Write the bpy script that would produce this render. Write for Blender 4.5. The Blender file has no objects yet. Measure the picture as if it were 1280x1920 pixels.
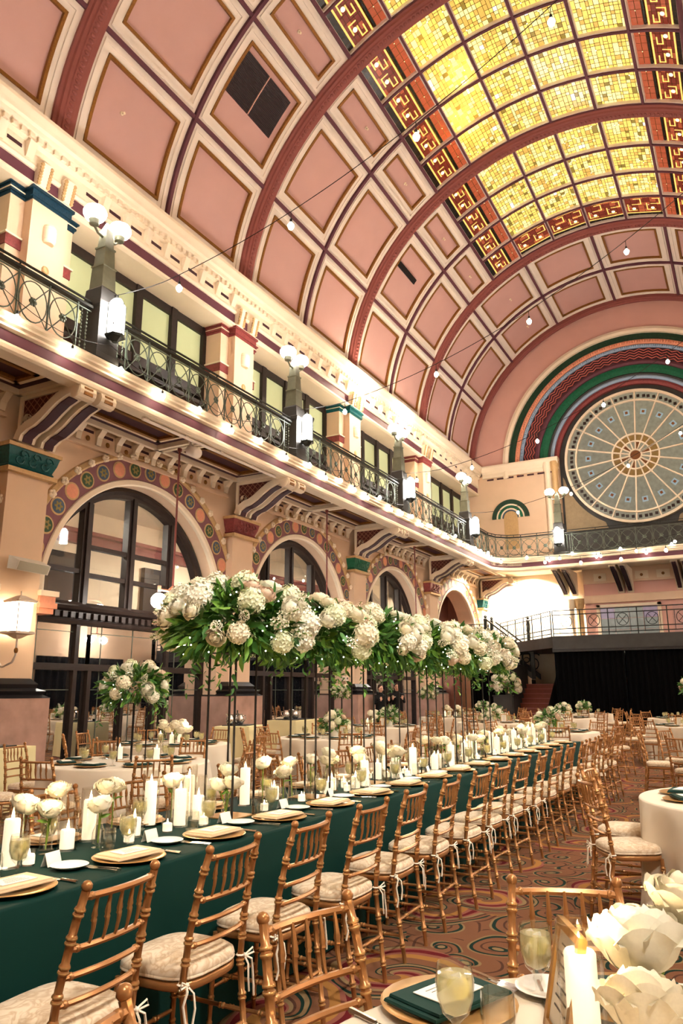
import bpy, math, random
from mathutils import Vector, Matrix
random.seed(7)
R = math.radians; PI = math.pi
sc = bpy.context.scene
COL = sc.collection

# ------------------------------------------------------------------ camera, world, exposure
def look_matrix(yaw, pitch, roll, loc):
    cy, sy, cp, sp, cr, sr = math.cos(yaw), math.sin(yaw), math.cos(pitch), math.sin(pitch), math.cos(roll), math.sin(roll)
    f = Vector((-sy*cp, cy*cp, sp)); r = Vector((cy, sy, 0)); u = r.cross(f)
    r2 = cr*r + sr*u; u2 = -sr*r + cr*u
    m = Matrix(((r2.x, u2.x, -f.x, loc[0]), (r2.y, u2.y, -f.y, loc[1]), (r2.z, u2.z, -f.z, loc[2]), (0, 0, 0, 1)))
    return m
cam = bpy.data.cameras.new('camera'); cam_o = bpy.data.objects.new('camera', cam); COL.objects.link(cam_o)
cam.sensor_fit = 'VERTICAL'; cam.sensor_height = 36.0; cam.sensor_width = 24.0
cam.lens = 1400.29/1920*36.0; cam.clip_start = 0.05; cam.clip_end = 200
cam_o.matrix_world = look_matrix(R(28.46), R(13.512), R(-0.1624), (0, 0, 1.5))
sc.camera = cam_o
w = bpy.data.worlds.new('world'); sc.world = w; w.use_nodes = True
w.node_tree.nodes['Background'].inputs[0].default_value = (0.9, 0.8, 0.7, 1)
w.node_tree.nodes['Background'].inputs[1].default_value = 0.15
vs = sc.view_settings
vs.view_transform = 'Standard'; vs.look = 'None'; vs.gamma = 1.0; vs.use_curve_mapping = False
vs.exposure = 1.42
sc.cycles.use_denoising = True
sc.cycles.max_bounces = 5; sc.cycles.diffuse_bounces = 3; sc.cycles.glossy_bounces = 2; sc.cycles.use_adaptive_sampling = True; sc.cycles.adaptive_threshold = 0.15; sc.cycles.adaptive_min_samples = 14
sc.cycles.transparent_max_bounces = 10; sc.cycles.transmission_bounces = 2
sc.cycles.sample_clamp_indirect = 6.0; sc.cycles.caustics_reflective = False; sc.cycles.caustics_refractive = False
LS = 1.0   # lamp strength

# ------------------------------------------------------------------ mesh helpers
class MB:
    def __init__(s): s.v = []; s.f = []; s.m = []
    def add(s, vs, fs, mi=0):
        o = len(s.v); s.v += [tuple(p) for p in vs]
        for f in fs: s.f.append(tuple(i+o for i in f)); s.m.append(mi)
        return s
    def box(s, x0, x1, y0, y1, z0, z1, mi=0):
        return s.add([(x0,y0,z0),(x1,y0,z0),(x1,y1,z0),(x0,y1,z0),(x0,y0,z1),(x1,y0,z1),(x1,y1,z1),(x0,y1,z1)],
                     [(0,3,2,1),(4,5,6,7),(0,1,5,4),(1,2,6,5),(2,3,7,6),(3,0,4,7)], mi)
    def cbox(s, c, d, mi=0): return s.box(c[0]-d[0]/2, c[0]+d[0]/2, c[1]-d[1]/2, c[1]+d[1]/2, c[2]-d[2]/2, c[2]+d[2]/2, mi)
    def loft(s, rings, closed=True, cap=True, mi=0):
        n = len(rings[0]); vs = [p for r in rings for p in r]; fs = []
        for i in range(len(rings)-1):
            for j in range(n if closed else n-1):
                k = (j+1) % n
                fs.append((i*n+j, i*n+k, (i+1)*n+k, (i+1)*n+j))
        if cap and closed and n > 2:
            fs.append(tuple(range(n-1, -1, -1))); fs.append(tuple((len(rings)-1)*n+j for j in range(n)))
        return s.add(vs, fs, mi)
    def ext_y(s, prof, y0, y1, mi=0):     # profile (x,z) closed, extruded along Y
        return s.loft([[(x, y0, z) for x, z in prof], [(x, y1, z) for x, z in prof]], mi=mi)
    def ext_x(s, prof, x0, x1, mi=0):     # profile (y,z)
        return s.loft([[(x0, y, z) for y, z in prof], [(x1, y, z) for y, z in prof]], mi=mi)
    def lathe(s, prof, n=16, c=(0,0,0), mi=0, cap=True):
        return s.loft([[(c[0]+r*math.cos(2*PI*j/n), c[1]+r*math.sin(2*PI*j/n), c[2]+z) for j in range(n)] for r, z in prof], mi=mi, cap=cap)
    def tube(s, path, rad, n=6, closed=False, mi=0):
        P = [Vector(p) for p in path]; L = len(P); rings = []
        rr = rad if isinstance(rad, (list, tuple)) else [rad]*L
        up = None
        for i in range(L):
            if closed: t = P[(i+1) % L]-P[i-1]
            else: t = P[min(i+1, L-1)]-P[max(i-1, 0)]
            if t.length < 1e-9: t = Vector((0,0,1))
            t.normalize()
            if up is None: up = Vector((0,0,1)) if abs(t.z) < .9 else Vector((1,0,0))
            a = t.cross(up)
            if a.length < 1e-4: a = t.cross(Vector((0,1,0)))
            a.normalize(); b = a.cross(t).normalized(); up = b
            rings.append([tuple(P[i]+rr[i]*(math.cos(2*PI*j/n)*a+math.sin(2*PI*j/n)*b)) for j in range(n)])
        if closed: rings.append(rings[0])
        return s.loft(rings, cap=not closed, mi=mi)
    def ball(s, c, r, nu=8, nv=6, sc_=(1,1,1), mi=0):
        return s.loft([[(c[0]+sc_[0]*r*math.sin(PI*(i+.02)/(nv+.04))*math.cos(2*PI*j/nu), c[1]+sc_[1]*r*math.sin(PI*(i+.02)/(nv+.04))*math.sin(2*PI*j/nu), c[2]-sc_[2]*r*math.cos(PI*(i+.02)/(nv+.04))) for j in range(nu)] for i in range(nv+1)], mi=mi)
    def swY(s, prof, cx, cz, t0, t1, n, mi=0):   # profile (r,y) swept about an axis parallel to Y
        full = abs(abs(t1-t0)-2*PI) < 1e-6
        return s.loft([[(cx+r*math.cos(t0+(t1-t0)*i/n), y, cz+r*math.sin(t0+(t1-t0)*i/n)) for r, y in prof] for i in range(n+1)], cap=not full, mi=mi)
    def swX(s, prof, cy, cz, t0, t1, n, mi=0):   # profile (r,x) swept in the YZ plane
        full = abs(abs(t1-t0)-2*PI) < 1e-6
        return s.loft([[(x, cy+r*math.cos(t0+(t1-t0)*i/n), cz+r*math.sin(t0+(t1-t0)*i/n)) for r, x in prof] for i in range(n+1)], cap=not full, mi=mi)
    def path(s, xy, prof, mi=0, cap=True):       # profile (d,z): d = offset to the right-hand normal of the path
        rings = []
        for i in range(len(xy)):
            a = Vector(xy[max(i-1, 0)]); b = Vector(xy[min(i+1, len(xy)-1)]); t = (b-a).normalized(); nrm = Vector((t.y, -t.x))
            rings.append([(xy[i][0]+nrm.x*d, xy[i][1]+nrm.y*d, z) for d, z in prof])
        return s.loft(rings, cap=cap, mi=mi)
    def xf(s, M):
        s.v = [tuple(M @ Vector(p)) for p in s.v]; return s
    def mesh(s, name, mats, smooth=False):
        me = bpy.data.meshes.new(name); me.from_pydata(s.v, [], s.f)
        for m in (mats if isinstance(mats, (list, tuple)) else [mats]): me.materials.append(m)
        if any(s.m): me.polygons.foreach_set('material_index', s.m)
        if smooth:
            me.polygons.foreach_set('use_smooth', [True]*len(s.f))
            try: me.set_sharp_from_angle(angle=R(50))
            except Exception: pass
        me.update(); return me
    def build(s, name, mats, parent=None, smooth=False, **kw):
        return put(name, s.mesh(name, mats, smooth), parent, **kw)

def put(name, me, parent=None, loc=(0,0,0), rz=0, rot=None, scale=1, label=None, cat=None, group=None, kind=None):
    o = bpy.data.objects.new(name, me); COL.objects.link(o)
    o.location = loc; o.rotation_euler = rot if rot else (0, 0, rz)
    o.scale = (scale,)*3 if not isinstance(scale, (tuple, list)) else scale
    if parent is not None: o.parent = parent
    tag(o, label, cat, group, kind); return o
def tag(o, label=None, cat=None, group=None, kind=None):
    if label: o['label'] = label
    if cat: o['category'] = cat
    if group: o['group'] = group
    if kind: o['kind'] = kind
    return o
def thing(name, label, cat, loc=(0,0,0), rz=0, group=None, rot=None, scale=1, kind=None):
    return put(name, None, None, loc, rz, rot, scale, label, cat, group, kind)
class Kit:
    """a thing's parts as shared meshes: list of (name, mesh, loc, label, kind, [children])"""
    def __init__(s): s.p = []
    def add(s, name, me, loc=(0,0,0), label=None, kind=None, sub=(), rz=0, rot=None, scale=1): s.p.append((name, me, loc, label, kind, sub, rz, rot, scale)); return s
    def place(s, name, label, cat, loc, rz=0, group=None, rot=None, scale=1):
        t = thing(name, label, cat, loc, rz, group, rot, scale)
        for n, me, l, lb, k, sub, z, rt, scl in s.p:
            o = put(n, me, t, l, z, rt, scl, label=lb, kind=k)
            for n2, me2 in sub: put(n2, me2, o)
        return t
ORD = ['first','second','third','fourth','fifth','sixth','seventh','eighth','ninth','tenth','eleventh','twelfth','thirteenth','fourteenth','fifteenth','sixteenth','seventeenth','eighteenth','nineteenth','twentieth']
def nth(i): 
    if i < 20: return ORD[i]
    tens = {2:'twenty',3:'thirty',4:'forty',5:'fifty',6:'sixty',7:'seventy',8:'eighty',9:'ninety'}[(i+1)//10]
    r = (i+1) % 10
    return tens+'-'+ORD[r-1] if r else {'twenty':'twentieth','thirty':'thirtieth','forty':'fortieth','fifty':'fiftieth','sixty':'sixtieth','seventy':'seventieth','eighty':'eightieth','ninety':'ninetieth'}[tens]

# ------------------------------------------------------------------ materials
def srgb(r, g, b):
    f = lambda c: (c/255/12.92 if c/255 <= .04045 else ((c/255+.055)/1.055)**2.4)
    return (f(r), f(g), f(b), 1)
def mat(name, col, rough=.6, metal=0.0, var=.08, scale=6.0, bump=0.0, bscale=60.0, emit=None, estr=0.0, spec=.3, sheen=0, coat=0, trans=0, ior=1.45, alpha=1, sss=0):
    m = bpy.data.materials.new(name); m.use_nodes = True; nt = m.node_tree; N = nt.nodes; L = nt.links
    b = N['Principled BSDF']; c = tuple(col[:3])
    b.inputs['Roughness'].default_value = rough; b.inputs['Metallic'].default_value = metal
    b.inputs['Specular IOR Level'].default_value = spec; b.inputs['IOR'].default_value = ior
    b.inputs['Transmission Weight'].default_value = trans; b.inputs['Alpha'].default_value = alpha
    b.inputs['Coat Weight'].default_value = coat
    if sheen: b.inputs['Sheen Weight'].default_value = sheen
    if sss > .5: b.inputs['Subsurface Weight'].default_value = sss; b.inputs['Subsurface Radius'].default_value = (.02,.015,.01)
    tc = N.new('ShaderNodeTexCoord')
    if var:
        nz = N.new('ShaderNodeTexNoise'); nz.inputs['Scale'].default_value = scale; nz.inputs['Detail'].default_value = 4
        mx = N.new('ShaderNodeMix'); mx.data_type = 'RGBA'
        mx.inputs[6].default_value = tuple(max(0, x*(1-var*1.6)) for x in c)+(1,); mx.inputs[7].default_value = tuple(min(1, x*(1+var*1.6)) for x in c)+(1,)
        L.new(tc.outputs['Object'], nz.inputs['Vector']); L.new(nz.outputs['Fac'], mx.inputs[0]); L.new(mx.outputs[2], b.inputs['Base Color'])
    else: b.inputs['Base Color'].default_value = c+(1,)
    if bump:
        n2 = N.new('ShaderNodeTexNoise'); n2.inputs['Scale'].default_value = bscale; n2.inputs['Detail'].default_value = 3
        bp = N.new('ShaderNodeBump'); bp.inputs['Strength'].default_value = bump; bp.inputs['Distance'].default_value = .01
        L.new(tc.outputs['Object'], n2.inputs['Vector']); L.new(n2.outputs['Fac'], bp.inputs['Height']); L.new(bp.outputs[0], b.inputs['Normal'])
    if emit:
        b.inputs['Emission Color'].default_value = tuple(emit[:3])+(1,); b.inputs['Emission Strength'].default_value = estr
    return m
def nosample(m):
    m.cycles.emission_sampling = 'NONE'; return m
def glassmat(name, tint=(1,1,1), refl=.12, rough=.02, dark=0.0):
    """thin clear glass: see-through with a glossy film"""
    m = bpy.data.materials.new(name); m.use_nodes = True; nt = m.node_tree; N = nt.nodes; L = nt.links
    out = N['Material Output']; N.remove(N['Principled BSDF'])
    t = N.new('ShaderNodeBsdfTransparent'); t.inputs[0].default_value = tuple(tint)+(1,)
    g = N.new('ShaderNodeBsdfGlossy'); g.inputs['Roughness'].default_value = rough; g.inputs['Color'].default_value = (1,1,1,1)
    lw = N.new('ShaderNodeLayerWeight'); lw.inputs['Blend'].default_value = .5; fr = N.new('ShaderNodeMath'); fr.operation = 'POWER'; fr.inputs[1].default_value = 4.0; L.new(lw.outputs['Facing'], fr.inputs[0])
    ad = N.new('ShaderNodeMath'); ad.operation = 'MULTIPLY_ADD'; ad.inputs[1].default_value = .75; ad.inputs[2].default_value = refl; ad.use_clamp = True
    mx = N.new('ShaderNodeMixShader'); L.new(fr.outputs[0], ad.inputs[0]); L.new(ad.outputs[0], mx.inputs[0]); L.new(t.outputs[0], mx.inputs[1]); L.new(g.outputs[0], mx.inputs[2])
    L.new(mx.outputs[0], out.inputs['Surface']); return m
M = {}
M['plaster'] = mat('peach_plaster', srgb(223,191,160), .7, var=.05, scale=1.5, bump=.05)
M['cream'] = mat('cream_plaster', srgb(236,217,190), .6, var=.05, scale=2)
M['ivory'] = mat('ivory_plaster', srgb(233,219,206), .6, var=.05, scale=2)
M['pink'] = mat('pink_coffer_paint', srgb(201,158,151), .75, var=.04, scale=1.2)
M['pinkwall'] = mat('rose_wall_paint', srgb(214,164,150), .75, var=.04, scale=1.2)
M['maroon'] = mat('maroon_rib_paint', srgb(140,78,72), .5, var=.06)
M['purple'] = mat('plum_paint', srgb(98,56,66), .6, var=.08, scale=4)
M['dkpurple'] = mat('dark_plum_paint', srgb(66,36,42), .6, var=.08, scale=4)
M['gold'] = mat('antique_gold_moulding', srgb(138,92,40), .45, .3, var=.3, scale=30, bump=.3, bscale=80)
M['paleg'] = mat('pale_gilt', srgb(196,160,112), .45, .15, var=.15, scale=20)
M['teal'] = mat('teal_glazed_plaster', srgb(24,84,84), .35, var=.35, scale=22, bump=.5, bscale=30)
M['blue'] = mat('deep_blue_plaster', srgb(22,52,68), .4, var=.4, scale=20, bump=.5, bscale=40)
M['red'] = mat('brick_red_paint', srgb(134,62,60), .5, var=.3, scale=20, bump=.3, bscale=40)
M['dkgreen'] = mat('dark_green_paint', srgb(30,58,40), .5, var=.4, scale=14, bump=.4, bscale=30)
M['green'] = mat('emerald_paint', srgb(28,96,66), .5, var=.35, scale=14, bump=.4, bscale=30)
M['skyblue'] = mat('pale_blue_paint', srgb(150,172,196), .5, var=.1, scale=20)
M['salmon'] = mat('salmon_paint', srgb(224,150,118), .5, var=.08, scale=20)
M['marble'] = mat('pink_marble', srgb(186,150,136), .22, var=.22, scale=3.5, spec=.5)
M['black'] = mat('black_moulding', srgb(24,22,24), .35, var=.1, spec=.5)
M['wood'] = mat('dark_window_wood', srgb(44,34,30), .45, var=.25, scale=9)
M['iron'] = mat('verdigris_iron', srgb(92,100,88), .45, .5, var=.2, scale=10)
M['dkiron'] = mat('dark_iron', srgb(46,46,42), .45, .5, var=.2, scale=10)
M['grime'] = mat('charcoal_panel', srgb(64,62,60), .6, var=.2, scale=3)
M['blind'] = mat('pale_green_blind', srgb(180,186,144), .6, var=.06, scale=1.0, emit=srgb(190,196,144), estr=.12)  # faint glow put into the blind material, no lamp behind it
M['drape'] = mat('black_velvet_drape', srgb(5,5,6), .95, var=.2, scale=3, spec=.1)
M['globe'] = mat('lit_opal_globe', (1,.95,.85), .4, var=0, emit=(1,.94,.86), estr=31*LS)
M['lantern'] = mat('lit_lantern_glass', (1,1,1), .4, var=0, emit=(1,.96,.9), estr=26*LS)
M['bulb'] = nosample(mat('lit_festoon_bulb', (1,1,.9), .4, var=0, emit=(1,.93,.72), estr=22))
M['wire'] = mat('black_cable', srgb(30,26,24), .5, var=.05)
M['mirror'] = None
def mirror_mat():
    m = bpy.data.materials.new('dark_reflective_glass'); m.use_nodes = True; N = m.node_tree.nodes; L = m.node_tree.links
    out = N['Material Output']; b = N['Principled BSDF']; b.inputs['Base Color'].default_value = (.02,.02,.025,1); b.inputs['Roughness'].default_value = .15
    g = N.new('ShaderNodeBsdfGlossy'); g.inputs['Roughness'].default_value = .015; g.inputs['Color'].default_value = (.9,.9,.9,1)
    mx = N.new('ShaderNodeMixShader'); mx.inputs[0].default_value = .8
    L.new(b.outputs[0], mx.inputs[1]); L.new(g.outputs[0], mx.inputs[2]); L.new(mx.outputs[0], out.inputs[0]); return m
M['mirror'] = mirror_mat()
M['pane'] = glassmat('window_glass', (.92,.92,.9), .1)
M['clear'] = glassmat('clear_glass', (.96,.96,.95), .05)

def glow_glass(name, col, e, var=.25, tr=.5):
    """backlit art glass: glows evenly and lets a lamp behind it show through"""
    m = bpy.data.materials.new(name); m.use_nodes = True; N = m.node_tree.nodes; L = m.node_tree.links
    out = N['Material Output']; N.remove(N['Principled BSDF'])
    tc = N.new('ShaderNodeTexCoord'); nz = N.new('ShaderNodeTexNoise'); nz.inputs['Scale'].default_value = 5; nz.inputs['Detail'].default_value = 3
    mx = N.new('ShaderNodeMix'); mx.data_type = 'RGBA'; mx.inputs[6].default_value = tuple(c*(1-var) for c in col[:3])+(1,); mx.inputs[7].default_value = tuple(min(1,c*(1+var)) for c in col[:3])+(1,)
    L.new(tc.outputs['Object'], nz.inputs['Vector']); L.new(nz.outputs['Fac'], mx.inputs[0])
    em = N.new('ShaderNodeEmission'); em.inputs[1].default_value = e; L.new(mx.outputs[2], em.inputs[0])
    t = N.new('ShaderNodeBsdfTranslucent'); L.new(mx.outputs[2], t.inputs[0])
    g = N.new('ShaderNodeBsdfGlossy'); g.inputs['Roughness'].default_value = .2; g.inputs[0].default_value = (.06,.06,.06,1)
    a1 = N.new('ShaderNodeAddShader'); a2 = N.new('ShaderNodeAddShader')
    L.new(em.outputs[0], a1.inputs[0]); L.new(t.outputs[0], a1.inputs[1]); L.new(a1.outputs[0], a2.inputs[0]); L.new(g.outputs[0], a2.inputs[1]); L.new(a2.outputs[0], out.inputs[0])
    nosample(m); return m

def carpet_mat():
    m = bpy.data.materials.new('scroll_carpet'); m.use_nodes = True; N = m.node_tree.nodes; L = m.node_tree.links
    b = N['Principled BSDF']; b.inputs['Roughness'].default_value = .95; b.inputs['Specular IOR Level'].default_value = .1
    tc = N.new('ShaderNodeTexCoord')
    def math_(op, a, bb=None, cc=None):
        n = N.new('ShaderNodeMath'); n.operation = op
        for i, x in enumerate((a, bb, cc)):
            if x is None: continue
            if isinstance(x, (int, float)): n.inputs[i].default_value = x
            else: L.new(x, n.inputs[i])
        return n.outputs[0]
    def ramp(fac, stops, interp='CONSTANT'):
        r = N.new('ShaderNodeValToRGB'); r.color_ramp.interpolation = interp
        while len(r.color_ramp.elements) > 1: r.color_ramp.elements.remove(r.color_ramp.elements[0])
        r.color_ramp.elements[0].position = stops[0][0]; r.color_ramp.elements[0].color = stops[0][1]
        for p, c in stops[1:]:
            e = r.color_ramp.elements.new(p); e.color = c
        L.new(fac, r.inputs[0]); return r.outputs[0]
    def mixc(f, a, bb):
        n = N.new('ShaderNodeMix'); n.data_type = 'RGBA'; L.new(f, n.inputs[0])
        for i, x in ((6, a), (7, bb)):
            if isinstance(x, tuple): n.inputs[i].default_value = x
            else: L.new(x, n.inputs[i])
        return n.outputs[2]
    wob = N.new('ShaderNodeTexNoise'); wob.inputs['Scale'].default_value = 1.3; L.new(tc.outputs['Object'], wob.inputs['Vector'])
    wsub = N.new('ShaderNodeVectorMath'); wsub.operation = 'MULTIPLY_ADD'; wsub.inputs[1].default_value = (.35,.35,0); L.new(wob.outputs['Color'], wsub.inputs[0]); L.new(tc.outputs['Object'], wsub.inputs[2])
    base = srgb(118,79,56); tan = srgb(132,108,76); gold_ = srgb(156,108,56); grn = srgb(24,44,37); crim = srgb(96,26,30); pk = srgb(136,82,68); brn = srgb(78,50,38)
    def scroll(scale, off, kr, rnd):
        mp = N.new('ShaderNodeVectorMath'); mp.operation = 'ADD'; mp.inputs[1].default_value = off; L.new(wsub.outputs[0], mp.inputs[0])
        vo = N.new('ShaderNodeTexVoronoi'); vo.voronoi_dimensions = '2D'; vo.inputs['Scale'].default_value = scale; vo.inputs['Randomness'].default_value = rnd
        L.new(mp.outputs[0], vo.inputs['Vector'])
        sb = N.new('ShaderNodeVectorMath'); sb.operation = 'SUBTRACT'; L.new(mp.outputs[0], sb.inputs[0]); L.new(vo.outputs['Position'], sb.inputs[1])
        sp = N.new('ShaderNodeSeparateXYZ'); L.new(sb.outputs[0], sp.inputs[0])
        ang = math_('ARCTAN2', sp.outputs[1], sp.outputs[0])
        d = vo.outputs['Distance']
        sepc = N.new('ShaderNodeSeparateColor'); L.new(vo.outputs['Color'], sepc.inputs[0])
        sgn = math_('SUBTRACT', math_('MULTIPLY', math_('GREATER_THAN', sepc.outputs[0], .5), 2.0), 1.0)
        ph = math_('ADD', math_('MULTIPLY', math_('MULTIPLY', ang, sgn), 1/(2*PI)), math_('MULTIPLY', d, kr))
        fr = math_('FRACT', math_('ADD', ph, sepc.outputs[1]))
        return fr, d
    f1, d1 = scroll(1.05, (3.1, 1.7, 0), 2.6, .75)
    c1 = ramp(f1, [(0,grn),(.05,tan),(.12,grn),(.15,base),(.40,gold_),(.56,pk),(.64,crim),(.74,pk),(.80,tan),(.88,brn),(.93,base)])
    body = ramp(d1, [(0,(1,1,1,1)),(.46,(0,0,0,1))])
    f2, d2 = scroll(2.6, (0.4, .9, 0), 2.0, .9)
    c2 = ramp(f2, [(0,base),(.30,brn),(.38,base),(.62,grn),(.74,tan),(.82,base)])
    fleur = ramp(d2, [(0,tan),(.07,grn),(.12,base)])
    b2 = ramp(d2, [(0,(1,1,1,1)),(.13,(0,0,0,1))])
    col = mixc(body, c2, c1); col = mixc(math_('MULTIPLY', b2, math_('SUBTRACT', 1.0, body)), col, fleur)
    nz = N.new('ShaderNodeTexNoise'); nz.inputs['Scale'].default_value = 260; L.new(tc.outputs['Object'], nz.inputs['Vector'])
    bp = N.new('ShaderNodeBump'); bp.inputs['Strength'].default_value = .4; bp.inputs['Distance'].default_value = .004; L.new(nz.outputs['Fac'], bp.inputs['Height']); L.new(bp.outputs[0], b.inputs['Normal'])
    L.new(col, b.inputs['Base Color']); return m
M['carpet'] = carpet_mat()
# ------------------------------------------------------------------ the hall: key dimensions
VX, VZ, VR = -3.907, 12.266, 8.0           # barrel vault axis and radius
RY = lambda k: 9.19+6.72*k                 # main ribs along the hall
PY = lambda k: 8.98+6.75*k                 # piers of the long wall
WX = -11.7                                 # plaster face of the long wall
YN, YE = -4.25, 36.4                       # near and far end
XR = 3.75                                  # right-hand wall
def struct(name, label, parent=None): 
    return thing(name, label, None, kind='structure')

# floor
mb = MB(); mb.box(-16, XR, YN, YE+1.5, -.1, 0); fl = mb.build('floor', M['carpet'], kind='structure', label='patterned carpet floor with orange and green scrolls')

# ---- ceiling: barrel vault with coffers, ribs and a backlit art-glass skylight
mb = MB()
def arcbox(mb, y0, y1, a0, a1, r0, r1, n=6, mi=0): mb.swY([(r0,y0),(r0,y1),(r1,y1),(r1,y0)], VX, VZ, R(a0), R(a1), n, mi)
arcbox(mb, YN, YE+.2, 122.2, 181, 8.1, 8.2, 24); arcbox(mb, YN, YE+.2, -1, 59, 8.1, 8.2, 24); arcbox(mb, RY(3), YE+.2, 59, 122.2, 8.1, 8.2, 24)
arcbox(mb, YN, RY(3), 57, 124, 8.75, 8.85, 24)
arcbox(mb, RY(3)-.05, RY(3)+.05, 57, 124, 8.05, 8.8, 24); arcbox(mb, YN-.1, YN, 57, 124, 8.05, 8.8, 24)
arcbox(mb, YN, RY(3), 122.2, 123, 8.1, 8.8, 2); arcbox(mb, YN, RY(3), 58, 59, 8.1, 8.8, 2)
ceil = mb.build('ceiling', M['ivory'], smooth=True, kind='structure', label='pink coffered barrel vault with maroon ribs and glowing glass')
def coffer(ya, yb, a0, a1, iy=.3, ia=2.25):
    n = 6; f = MB(); g = .06; ga = .42
    for r0, r1, i0, j0, i1, j1 in ((8.0, 8.12, 0, 0, iy, ia), (7.965, 8.02, .09, .6, .17, 1.15)):
        y0, y1, b0, b1 = ya+i0, yb-i0, a0+j0, a1-j0; y2, y3, b2, b3 = ya+i1, yb-i1, a0+j1, a1-j1
        arcbox(f, y0, y2, b0, b1, r0, r1, n); arcbox(f, y3, y1, b0, b1, r0, r1, n)
        arcbox(f, y2, y3, b0, b2, r0, r1, 2); arcbox(f, y2, y3, b3, b1, r0, r1, 2)
    f.build('coffer_border', M['ivory'], ceil)
    f = MB(); w = .075; wa = .54
    y0, y1, b0, b1 = ya+iy, yb-iy, a0+ia, a1-ia
    arcbox(f, y0, y0+w, b0, b1, 7.97, 8.1, n); arcbox(f, y1-w, y1, b0, b1, 7.97, 8.1, n)
    arcbox(f, y0, y1, b0, b0+wa, 7.97, 8.1, 2); arcbox(f, y0, y1, b1-wa, b1, 7.97, 8.1, 2)
    f.build('coffer_moulding', M['gold'], ceil)
    f = MB(); arcbox(f, y0+w*.5, y1-w*.5, b0+wa*.5, b1-wa*.5, 8.05, 8.12, n); f.build('coffer_panel', M['pink'], ceil, smooth=True)
A = [174.2, 153.4, 132.65, 122.2]; AE = [174.2, 153.4, 132.65, 111.85, 91.0, 70.2, 49.4, 28.6]
for k in range(-1, 4):
    for h in (0, 1):
        ya = RY(k)+.285 if h == 0 else RY(k)+3.36+.07; yb = RY(k)+3.36-.07 if h == 0 else RY(k+1)-.285
        rows = [(A[i+1], A[i]) for i in range(3)] if k < 3 else [(AE[i+1], AE[i]) for i in range(6)]
        for a0, a1 in rows:
            t = 2.25 if a1-a0 > 12 else 2.3
            coffer(ya, yb, a0+.4, a1-.4, .3 if a1-a0 > 12 else .28, t)
    # purple seams
    ends = (122.2, 174.2) if k < 3 else (20, 174.2)
    f = MB(); arcbox(f, RY(k)+3.36-.05, RY(k)+3.36+.05, ends[0], ends[1], 7.93, 8.1, 24); f.build('cross_seam', M['purple'], ceil, smooth=True)
    for a in (A[1:] if k < 3 else AE[1:6]):
        f = MB(); arcbox(f, RY(k)+.25, RY(k+1)-.25, a-.36, a+.36, 7.94, 8.1, 2); f.build('long_seam', M['purple'], ceil)
egg = MB(); egg.ball((0,0,0), 1, 6, 4, (.035,.075,.05)); 
for k in range(-1, 5):
    f = MB(); y = RY(k) if k < 4 else RY(4)+.05
    s = 1 if k < 4 else .6
    f.swY([(r, y+d*s) for r, d in ((8.15,-.285),(7.93,-.285),(7.91,-.22),(7.86,-.2),(7.85,-.12),(7.82,-.10),(7.82,.10),(7.85,.12),(7.86,.2),(7.91,.22),(7.93,.285),(8.15,.285))], VX, VZ, R(0), R(180), 72)
    rib = f.build('rib', M['maroon'], ceil, smooth=False)
    if k < 4:
        f = MB(); n = 118
        for i in range(n):
            a = R(57+117.5*i/n); c, s_ = math.cos(a), math.sin(a)
            for p_i, fc in ((0, None),):
                o = len(f.v)
                f.v += [(VX+(7.815-v[0])*c-v[2]*s_, y+v[1], VZ+(7.815-v[0])*s_+v[2]*c) for v in egg.v]
                f.f += [tuple(q+o for q in fc2) for fc2 in egg.f]; f.m += [0]*len(egg.f)
        f.build('egg_moulding', M['maroon'], rib, smooth=True, kind='stuff')
# vent grilles
def vent(y0, y1, a0, a1, nm, split):
    f = MB(); arcbox(f, y0, y1, a0, a1, 8.02, 8.06, 4); v = f.build(nm, M['dkpurple'], ceil)
    f = MB(); n = 26
    for i in range(n):
        a = a0+(a1-a0)*(i+.5)/n; arcbox(f, y0+.02, y1-.02, a-.06, a+.06, 8.0, 8.03, 1)
    f.build('grille_slats', M['black'], v, kind='stuff')
    if split: f = MB(); arcbox(f, (y0+y1)/2-.015, (y0+y1)/2+.015, a0, a1, 7.99, 8.04, 4); f.build('grille_bar', M['pinkwall'], v)
vent(12.95, 15.05, 136.9, 145.1, 'vent_grille', True); vent(23.3, 24.92, 140.4, 141.8, 'vent_slot', False)
# sprinkler heads
for (y, a) in ((10.6,162.5),(13.9,127.4),(17.9,127.4),(20.9,127.4),(24.6,127.4),(27.7,127.4),(31.3,121),(34.3,121)):
    c, s_ = math.cos(R(a)), math.sin(R(a)); f = MB(); f.lathe([(.05,0),(.05,.02),(.02,.03),(.015,.09),(.035,.1)], 8)
    o = f.build('sprinkler_head', M['cream'], ceil); o.location = (VX+8.04*c, y, VZ+8.04*s_); o.rotation_euler = (0, R(90-a)+PI, 0)
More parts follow.
